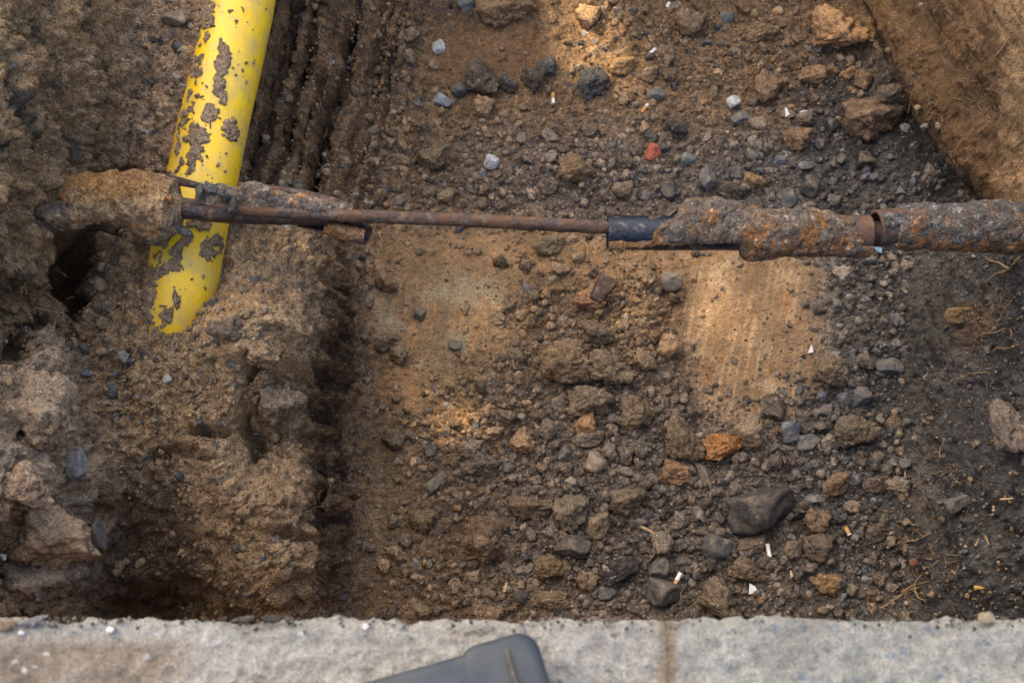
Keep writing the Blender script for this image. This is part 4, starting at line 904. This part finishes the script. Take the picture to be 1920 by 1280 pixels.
# ------------------------------------------------------------------ cigarette ends, sticks, shards
M_pap = plain_mat('cigarette_paper', (.72, .70, .66), .8, .08); M_fil = plain_mat('cigarette_filter', (.52, .27, .09), .8, .15); M_ash = plain_mat('burnt_tip', (.04, .035, .035), .9)
M_wood = plain_mat('pale_wood', (.42, .28, .16), .8, .3, 120); M_root = plain_mat('thin_root', (.30, .19, .10), .85, .3, 60); M_shard = plain_mat('white_ceramic', (.68, .69, .70), .35, .1); M_dkw = plain_mat('brown_paper', (.17, .09, .05), .8)
def rodmesh(nm, p0, p1, r0, r1, mat, parent, sides=12):
    Q = np.linspace(p0, p1, 5); V, F = tube(Q, np.linspace(r0, r1, 5), sides); return tube_obj(nm, V, F, mat, parent)
def butt(px, py, ln, ang, fil, label, mats=None, tipburn=False):
    c = drop(px, py); s = proj(*c)[2]/FPX; g_ = float(ground(np.array([c[0]]), np.array([c[1]]))[0])
    c = np.array([c[0], c[1], c[2]+.006]); d = np.array([math.cos(R(ang)), math.sin(R(ang)), .05])*ln*s/2
    e = empty('cigarette_end', tuple(c)); tag(e, label, 'cigarette end', 'cigarette ends on the trench floor')
    a, b_ = c-d, c+d; mid = a+(b_-a)*fil
    mp_, mf = mats or (M_pap, M_fil)
    if fil > .02: rodmesh('filter', a, mid, .0037, .0037, mf, e)
    if fil < .98: rodmesh('paper', mid, b_, .0038, .0038, mp_, e)
    if tipburn: rodmesh('burnt_tip', b_, b_+d*.2, .0037, .0030, M_ash, e)
butt(1037, 188, 24, -88, .55, 'white and tan cigarette end in front of the grey clods', tipburn=False)
butt(1208, 207, 22, 55, .75, 'orange cigarette end below the grey green stone')
butt(1413, 233, 22, -8, .3, 'white cigarette end below the white angular chip')
butt(1508, 214, 22, 8, .1, 'short white cigarette end left of the black stone by the wall')
butt(1223, 100, 16, 45, .05, 'tiny white cigarette end right of the upper sun patch')
butt(1252, 14, 14, 65, .1, 'tiny white cigarette end at the top edge of the picture')
butt(1440, 1034, 26, 98, .02, 'upright white cigarette end with a burnt lower tip', tipburn=True)
butt(1588, 997, 18, -70, .85, 'bright orange cigarette end near the dark slope', tipburn=True)
butt(1270, 1086, 24, 62, .35, 'slim white cigarette end by the kerb beside dark stones')
butt(888, 1046, 26, 10, .9, 'dark brown cigarette end below the square dark clod', (M_pap, M_dkw))
def stick(px, py, ln, ang, rad, label, mat, cat='twig', nm='twig'):
    c = drop(px, py)+np.array([0, 0, .008]); s = proj(*c)[2]/FPX; d = np.array([math.cos(R(ang)), math.sin(R(ang)), .04])*ln*s/2
    Q = np.array([c-d+(2*d)*k/6+np.array([0, 0, .001*math.sin(k)]) for k in range(7)]); V, F = tube(Q, np.linspace(rad, rad*.6, 7), 8)
    e = bpy.data.objects; o = tube_obj(nm, V, F, mat, None); tag(o, label, cat)
stick(1218, 998, 40, -28, .0028, 'pale tan twig lying across the lower middle rubble', M_wood)
stick(1275, 1118, 40, -82, .002, 'thin brown twig by the kerb below the slim cigarette end', M_root)
stick(1482, 1077, 12, 95, .0026, 'tiny pink wooden splinter above the ochre clod', M_wood, 'splinter', 'wood_splinter')
stick(948, 1102, 18, 75, .0034, 'small pinkish stub beside the small black stone by the kerb', M_wood, 'splinter', 'wood_splinter')
stick(1848, 1015, 20, -70, .0018, 'pale splinter low on the dark slope', M_wood, 'splinter', 'wood_splinter')
stick(1830, 1018, 18, 60, .0018, 'reddish splinter left of the pale one on the dark slope', M_root, 'splinter', 'wood_splinter')
stick(1885, 938, 26, 5, .0022, 'pale splinter at the right edge of the dark slope', M_wood, 'splinter', 'wood_splinter')
stick(1897, 890, 16, 0, .0022, 'small cream splinter high at the right edge', M_wood, 'splinter', 'wood_splinter')
stick(1860, 955, 10, 85, .002, 'short cream splinter right of the half buried stone', M_wood, 'splinter', 'wood_splinter')
stick(1833, 1104, 18, 0, .004, 'rust coloured splinter near the kerb on the dark slope', M_fil, 'splinter', 'wood_splinter')
def shard(px, py, poly, label, mat=M_shard):
    import bmesh
    c = drop(px, py); s = proj(*c)[2]/FPX; bm = bmesh.new(); top = [bm.verts.new((a*s, b_*s, .003+.001*i)) for i, (a, b_) in enumerate(poly)]; f = bm.faces.new(top)
    r = bmesh.ops.extrude_face_region(bm, geom=[f]); [setattr(v_, 'co', v_.co+Vector((0, 0, .004))) for v_ in r['geom'] if isinstance(v_, bmesh.types.BMVert)]
    bmesh.ops.recalc_face_normals(bm, faces=bm.faces); me = bpy.data.meshes.new('shard'); bm.to_mesh(me); bm.free()
    o = link('ceramic_shard', me, mat); o.location = Vector(c)+Vector((0, 0, .003)); o.rotation_euler = (.25, -.2, 0); tag(o, label, 'shard')
shard(1518, 657, [(-5, -7), (6, -6), (4, 9)], 'white triangular shard on the ochre soil right of the scraped clay')
shard(1412, 1105, [(-9, -9), (9, -5), (4, 5), (-6, 11)], 'white shard near the kerb beside the large dark clod')
shard(1475, 215, [(-3, -8), (5, -4), (3, 0), (0, 9), (-3, 8)], 'white bent paper scrap left of the short white cigarette end', M_pap)
shard(8, 1046, [(-8, -6), (9, -5), (10, 5), (-2, 8)], 'white chip on the rusty clod at the left edge')
M_bl = plain_mat('pale_blue_plastic', (.16, .30, .42), .5); shard(1645, 470, [(-7, 4), (-2, -4), (6, -9), (7, 0), (2, 6)], 'pale blue chip below the pipe joint', M_bl)
# ------------------------------------------------------------------ roots
def root(px, py, ang, ln, rad, label, wob=.5, group=None, nm='root', cat='root', lift=.004, par=None):
    q = []; a = R(ang); st = 6; n = max(4, int(ln/st)); x_, y_ = px, py; lf_ = lift
    for k in range(n):
        c = drop(x_, y_); q.append(c+np.array([0, 0, lift+.004*math.sin(k*.9+px)])); a += random.uniform(-wob, wob); x_ += st*math.cos(a); y_ -= st*math.sin(a)
    q = np.array(q)
    for _ in range(2): q[1:-1] = (q[:-2]+q[1:-1]*2+q[2:])/4
    # damp jumps where the ground steps
    V, F = tube(q, np.linspace(rad, rad*.4, n), 5); return V, F
def root_thing(*a, **k):
    V, F = root(*a, **k); tag(tube_obj('root', V, F, M_root, None), a[5], 'root', k.get('group'))
gr = 'thin roots poking out of the dark slope and banks'
RT_ = [(1895, 505, 195, 60, .0022, 'long pale root running left from the right edge below the pipe'), (1915, 480, 250, 90, .002, 'curved root hanging from the pipe end at the right edge'), (1900, 560, 230, 60, .0016, 'fine root at the right edge above the brown lump'),
 (1880, 620, 210, 70, .0016, 'fine root right of the brown lump on the dark slope'), (1905, 650, 190, 60, .0015, 'short root at the right edge below the brown lump'), (1700, 905, 100, 60, .0018, 'pale root in the crease of the dark slope'),
 (1690, 1020, 20, 70, .0017, 'root near the dark red brick crumb'), (1735, 1075, 200, 80, .002, 'forked root above the kerb at the foot of the dark slope'), (1650, 1140, 15, 90, .0018, 'long root lying just above the kerb'), (1690, 1110, 50, 60, .0016, 'rising root above the kerb left of the dark slope'),
 (1760, 860, 120, 46, .0015, 'thin root on the face of the dark slope'), (1720, 985, 200, 50, .0016, 'root with a tan tip at the crease'), (1650, 1020, 0, 46, .0014, 'thin root left of the dark red brick crumb'), (1850, 700, 200, 60, .0014, 'thin root below the lumps on the dark slope'),
 (120, 590, 200, 60, .002, 'tan root tangled at the mouth of the hollow in the left bank'), (105, 600, 260, 34, .0017, 'short branching root under the left hollow'), (1100, 790, 60, 40, .0014, 'curled root over the front of the central heap'), (1085, 590, 300, 40, .0013, 'fine root over the top of the central heap'),
 (1780, 290, 30, 44, .0014, 'thin root at the foot of the brown wall'), (1880, 215, 240, 56, .0018, 'root hanging on the brown wall'), (1895, 60, 280, 90, .002, 'whitish root on the brown wall at the right edge'), (490, 190, 270, 40, .0012, 'hair thin root right of the yellow pipe'), (410, 540, 50, 50, .0014, 'thin root beside the lower yellow pipe'),
 (595, 1080, 330, 46, .0012, 'fine root low on the sand mound'), (560, 970, 0, 60, .001, 'hair thin root on the side of the sand mound'), (540, 720, 300, 34, .0012, 'short pale root on the crumbly grey clod')]
for r0 in RT_: root_thing(*r0, wob=.45, group=gr)
VV, FF, off = [], [], 0
for k in range(170):
    cx, cy = random.choice([(1880, 540), (1870, 640), (1700, 900), (1700, 1030), (1720, 1090), (1800, 700), (1790, 900), (1830, 230), (1740, 200), (600, 900), (120, 580), (560, 300), (1650, 1130)])
    px_, py_ = random.gauss(cx, 34), random.gauss(cy, 36)
    if px_ > 1915 or py_ > 1150: continue
    V, F = root(px_, py_, random.uniform(0, 360), random.uniform(18, 42), random.uniform(.0005, .0009), '', .6, lift=.002)
    VV.append(V); FF.append(F+off); off += len(V)
o = tube_obj('root_hairs', np.concatenate(VV), np.concatenate(FF), M_root, None); tag(o, 'fine root hairs scattered over the banks', 'root hairs', kind='stuff')
# ------------------------------------------------------------------ kerb
def kerb(name, xa, xb, seed, basec, tint, label):
    e0 = np.array([[0, -.16], [0, -.02], [-.001, -.008], [-.004, -.003], [-.010, 0], [-.5, 0], [-.62, 0]])
    seg = np.concatenate([np.linspace(0, .14, 30), np.linspace(.14, .175, 22)[1:], np.linspace(.175, .42, 95)[1:], np.linspace(.42, 1.0, 20)[1:]])
    L_ = np.concatenate([[0], np.cumsum(np.linalg.norm(np.diff(e0, axis=0), axis=1))])
    pr = np.stack([np.interp(seg*L_[-1]/1.0, L_, e0[:, k]) for k in range(2)], 1)
    xs = np.linspace(xa, xb, int(round((xb-xa)/.003))+1); n, m = len(xs), len(pr)
    X = np.repeat(xs[:, None], m, 1); Y = KY+np.repeat(pr[None, :, 0], n, 0); Z = KZ+np.repeat(pr[None, :, 1], n, 0)
    q = np.stack([X, Y, Z], -1).reshape(-1, 3)
    edge = np.exp(-((q[:, 1]-KY)/.02)**2)
    n1_, n2_, n3_ = fbm(q*22, seed, 4), fbm(q*70, seed+3, 3), fbm(q*8, seed+6, 3)
    q[:, 1] += edge*(.006*n1_+.006*n2_+.004*n3_-.002); q[:, 2] += .006*n1_+.0042*n2_-.004*ss(.35, .55, fbm(q*30+5, seed+9, 3))-edge*.003*ss(0, .4, n2_)
    pg = np.exp(-(np.minimum(np.abs(q[:, 0]-xa), np.abs(q[:, 0]-xb))/.006)**2); q[:, 2] -= pg*.0008
    a, b_, _ = proj(q[:, 0], q[:, 1], q[:, 2])
    c_ = np.tile(C(*basec), (len(q), 1))
    def ly(mm, cc): nonlocal c_; mm = np.clip(mm, 0, 1)[:, None]; c_ = c_*(1-mm)+C(*cc)*mm
    for mm, cc in tint(a, b_, q, n1_, n2_, n3_): ly(mm, cc)
    c_ = c_*(1+.22*n1_+.22*n2_)[:, None]
    f1, _, i_ = worley(q/.011, seed+20); sp = (f1 < .28)
    ly(sp*(i_ > .95)*.9, (.62, .62, .62)); ly(sp*(i_ < .09)*.6, (.14, .13, .125))
    c_ = c_*C(.61, .60, .575)
    F = gridfaces(n, m)
    # close the block with end faces, back and bottom
    N0 = len(q); ex = []; cap = [(xa, KY-.62, KZ-.16), (xb, KY-.62, KZ-.16)]
    V = np.concatenate([q, np.array(cap)]); fl = [tuple(f) for f in F]
    fl.append(tuple([N0]+list(range(m-1, -1, -1)))); fl.append(tuple([N0+1]+list(range((n-1)*m, n*m))))
    me = bpy.data.meshes.new(name); me.from_pydata([tuple(p) for p in V], [], fl); me.polygons.foreach_set('use_smooth', np.r_[np.ones(len(fl)-2, bool), False, False]); me.update()
    at = me.color_attributes.new('Col', 'FLOAT_COLOR', 'POINT'); cc = np.ones((len(V), 4), np.float32); cc[:N0, :3] = np.clip(c_, .02, .9); at.data.foreach_set('color', cc.ravel())
    o = link(name, me, M_conc); tag(o, label, 'kerb'); return o
M_conc = soil_mat('weathered_concrete', grain=.5, bump=.5, rough=.9, speck=.35)
KZ = .90; KY = P(960, 1154, KZ)[1]; JX = P(1252, 1200, KZ)[0]
def tl(a, b_, q, n1_, n2_, n3_):
    return [((1-ss(260, 420, a+90*n3_))*ss(1185, 1215, b_)*.85, (.30, .225, .17)), ((1-ss(100, 400, a))*ss(-.1, .3, n1_)*.5, (.36, .30, .26)), (ss(1160, 1250, a)*.3, (.33, .31, .285)), (ss(1225, 1250, a+20*n1_)*.8, (.27, .19, .12)),
            (ss(.2, .5, n1_)*.35, (.28, .255, .23)), (np.exp(-((a-880)/60)**2-((b_-1185)/10)**2)*.5, (.27, .20, .15))]
def tr(a, b_, q, n1_, n2_, n3_):
    f1, _, i_ = worley(q/.013, 77)
    return [((1-ss(1255, 1275, a+15*n1_))*.8, (.29, .185, .11)), (ss(.15, .5, n1_)*.4, (.27, .25, .225)), ((f1 < .42)*(i_ > .84)*ss(1300, 1400, a)*.65, (.20, .25, .34)), (ss(.3, .6, n3_)*.5, (.24, .235, .22))]
kerb('kerb_stone', -1.3, JX, 600, (.46, .435, .41), tl, 'long pale concrete kerb stone with a brown stain, left of the joint')
kerb('kerb_stone', JX, 1.3, 600, (.40, .39, .365), tr, 'grey concrete kerb stone with blue specks, right of the joint')
pv = np.array([(-6, -8, .90), (6, -8, .90), (6, KY-.625, .90), (-6, KY-.625, .90)]); link('pavement', mkmesh('pavement', pv, [[0, 1, 2, 3]], np.tile(C(.3, .29, .28), (4, 1))), M_conc)['kind'] = 'structure'
def kbit(px, py, wpx, hpx, colr, lab, k, kind='s'):
    c = P(px, py, KZ+.004); s = proj(*c)[2]/FPX; o = link('stone' if kind == 's' else 'dirt_clod', (MS if kind == 's' else MC)[k], color=colr); o.location = c; o.scale = (wpx/2*s, hpx/2*s, .5*min(wpx, hpx)*s*.7); o.rotation_euler = (0, 0, .1*k-.2)
    tag(o, lab, 'stone' if kind == 's' else 'clod')
kbit(1850, 1158, 34, 26, (.20, .16, .12), 'small brown stone sitting on the kerb edge at the right', 1)
kbit(510, 1160, 46, 16, (.05, .045, .045), 'black crumb on the kerb edge left of the case', 2, 'c'); kbit(455, 1160, 50, 12, (.10, .085, .075), 'dark brown crumb on the kerb edge left of the black crumb', 3, 'c')
kbit(60, 1166, 70, 18, (.22, .21, .20), 'grey crumbly lump on the far left of the kerb edge', 4, 'c'); kbit(15, 1172, 46, 22, (.22, .15, .10), 'brown lump at the left end of the kerb edge', 5, 'c')
kbit(686, 1174, 12, 12, (.75, .75, .75), 'tiny white chip on the kerb above the case', 3); kbit(206, 1180, 16, 12, (.7, .7, .7), 'white chip on the brown stained kerb', 2); kbit(40, 1186, 12, 9, (.7, .7, .7), 'white fleck at the left end of the kerb', 0)
VV, FF, CC, off = [], [], [], 0
for k in range(230):
    px_ = random.choice([random.uniform(0, 1920), random.gauss(100, 90), random.gauss(480, 90), random.gauss(1800, 90), random.gauss(1100, 120)]); c = P(px_, 1158+abs(random.gauss(0, 12)), KZ+.002)
    W, F = PL[k % 8]; rad_ = random.uniform(.0008, .0026); VV.append(W*np.array([rad_, rad_, rad_*.7])+c); FF.append(F+off); off += len(W); CC.append(np.tile(random.choice([(.12, .10, .08), (.22, .17, .12), (.3, .25, .2), (.06, .055, .05), (.16, .15, .14)]), (len(W), 1)))
tag(link('kerb_grit', mkmesh('kerb_grit', np.concatenate(VV), np.concatenate(FF), np.concatenate(CC)), M_clod), 'soil grit spilled along the kerb edge', kind='stuff')
# ------------------------------------------------------------------ plastic case on the kerb
import bmesh
M_case = plain_mat('blue_grey_plastic', (.020, .032, .048), .6, .25, 30, .3, (.050, .056, .064)); M_seam = plain_mat('dusty_seam', (.09, .07, .055), .8, .5, 150)
def rbox(sx, sy, sz, rc, re):
    bm = bmesh.new(); bmesh.ops.create_cube(bm, size=1)
    for q in bm.verts: q.co = Vector((q.co.x*sx, q.co.y*sy, q.co.z*sz))
    ed = [e for e in bm.edges if abs(e.verts[0].co.z-e.verts[1].co.z) > sz*.5]; bmesh.ops.bevel(bm, geom=ed, offset=rc, segments=8, affect='EDGES', profile=.5)
    ed = [e for e in bm.edges if e.verts[0].co.z > sz*.49 and e.verts[1].co.z > sz*.49 and len(e.link_faces) == 2 and abs(e.link_faces[0].normal.z-e.link_faces[1].normal.z) > .5]
    bmesh.ops.bevel(bm, geom=ed, offset=re, segments=5, affect='EDGES', profile=.5); return bm
zt = KZ+.075; cn = Vector(P(1000, 1170, zt)); A_ = R(16)
cs_ = empty('plastic_case', cn); cs_.rotation_euler = (0, 0, A_); tag(cs_, 'dark blue grey plastic case corner lying on the kerb at the bottom', 'case')
def cpart(nm, bm, loc, mat):
    me = bpy.data.meshes.new(nm); bm.to_mesh(me); bm.free(); me.polygons.foreach_set('use_smooth', np.ones(len(me.polygons), bool)); me.materials.append(mat)
    o = bpy.data.objects.new(nm, me); col.objects.link(o); o.parent = cs_; o.location = loc
cpart('shell', rbox(.40, .26, .07, .02, .010), (-.206, -.137, -.040), M_case)
cpart('corner_guard', rbox(.085, .12, .071, .022, .012), (-.0420, -.0605, -.0395), M_case)
cpart('seam', rbox(.004, .115, .006, .001, .001), (-.034, -.075, .0005), M_seam)
# ------------------------------------------------------------------ street tree that shades the trench
tb = Vector((-5.3, 5.3, .885)); tree = empty('street_tree', tb); tag(tree, 'leafy street tree standing beyond the trench that dapples it with sun', 'tree')
M_bark = plain_mat('bark', (.12, .09, .07), .9, .3, 30, .8); M_leaf = plain_mat('leaf', (.055, .10, .03), .6, .3, 3)
M_leaf.node_tree.nodes['Principled BSDF'].inputs['Specular IOR Level'].default_value = .2
CR = Vector((-4.9, 4.9, 9.8))
def limb(a, b_, r0, r1, nm='limb'):
    a, b_ = np.array(a), np.array(b_); k = np.linspace(0, 1, 9)[:, None]; Q = a+(b_-a)*k+np.array([.15, -.1, 0])*np.sin(k*3)*.6; Q[:, 0] += 1e-4; V, F = tube(Q, np.linspace(r0, r1, 9), 12); tube_obj(nm, V, F, M_bark, tree)
limb(tb, (-5.2, 5.2, 7.2), .26, .16, 'trunk')
for k in range(7):
    a = k*.9; limb((-5.2, 5.2, 6.2+k*.15), tuple(CR+Vector((2.3*math.cos(a), 2.3*math.sin(a), -.6+.5*(k % 3)))), .10, .02)
NL = 62000
g3 = rng.normal(size=(NL, 3)); g3 /= np.linalg.norm(g3, axis=1)[:, None]; rad = rng.uniform(0, 1, NL)**(1/2.4)
cl = g3*rad[:, None]*np.array([3.0, 3.0, 2.0])*(1+.12*fbm(g3*2.5, 9, 3))[:, None]+np.array(CR)
sv_ = np.array(SUNV)
gaps = [(1098, 70, .050), (1112, 22, .050), (1095, 110, .055), (1160, 118, .042), (1180, 140, .03), (1610, 85, .036), (1598, 45, .032), (1650, 60, .018), (1345, 605, .040), (1322, 540, .012), (862, 800, .060), (740, 715, .020), (1165, 572, .038), (915, 612, .022), (1335, 490, .006), (655, 895, .022), (1060, 10, .03), (690, 450, .015)]
keep = np.ones(NL, bool)
for px, py, gr_ in gaps:
    q = drop(px, py); dl = cl-q; pr_ = dl-np.outer(dl@sv_, sv_); keep &= np.linalg.norm(pr_, axis=1) > gr_*.5+.034
cl = cl[keep]; NL = len(cl)
nn = rng.normal(size=(NL, 3)); nn[:, 2] = np.abs(nn[:, 2])+.8; nn /= np.linalg.norm(nn, axis=1)[:, None]; ta = np.cross(nn, rng.normal(size=(NL, 3))); ta /= np.linalg.norm(ta, axis=1)[:, None]; tb_ = np.cross(nn, ta)
L1 = rng.uniform(.035, .048, NL)[:, None]; L2 = L1*.72
V = np.stack([cl-ta*L1, cl+tb_*L2-ta*L1*.1, cl+ta*L1, cl-tb_*L2-ta*L1*.1], 1).reshape(-1, 3)
me = mkmesh('crown', V, np.arange(NL*4).reshape(NL, 4), smooth=False); me.materials.append(M_leaf)
o = bpy.data.objects.new('crown', me); col.objects.link(o); o.parent = tree; o.matrix_parent_inverse = Matrix.Translation(-tree.location); o['kind'] = 'stuff'
# keep straight: parents whose children were given in world space need their transforms settled
bpy.context.view_layer.update()
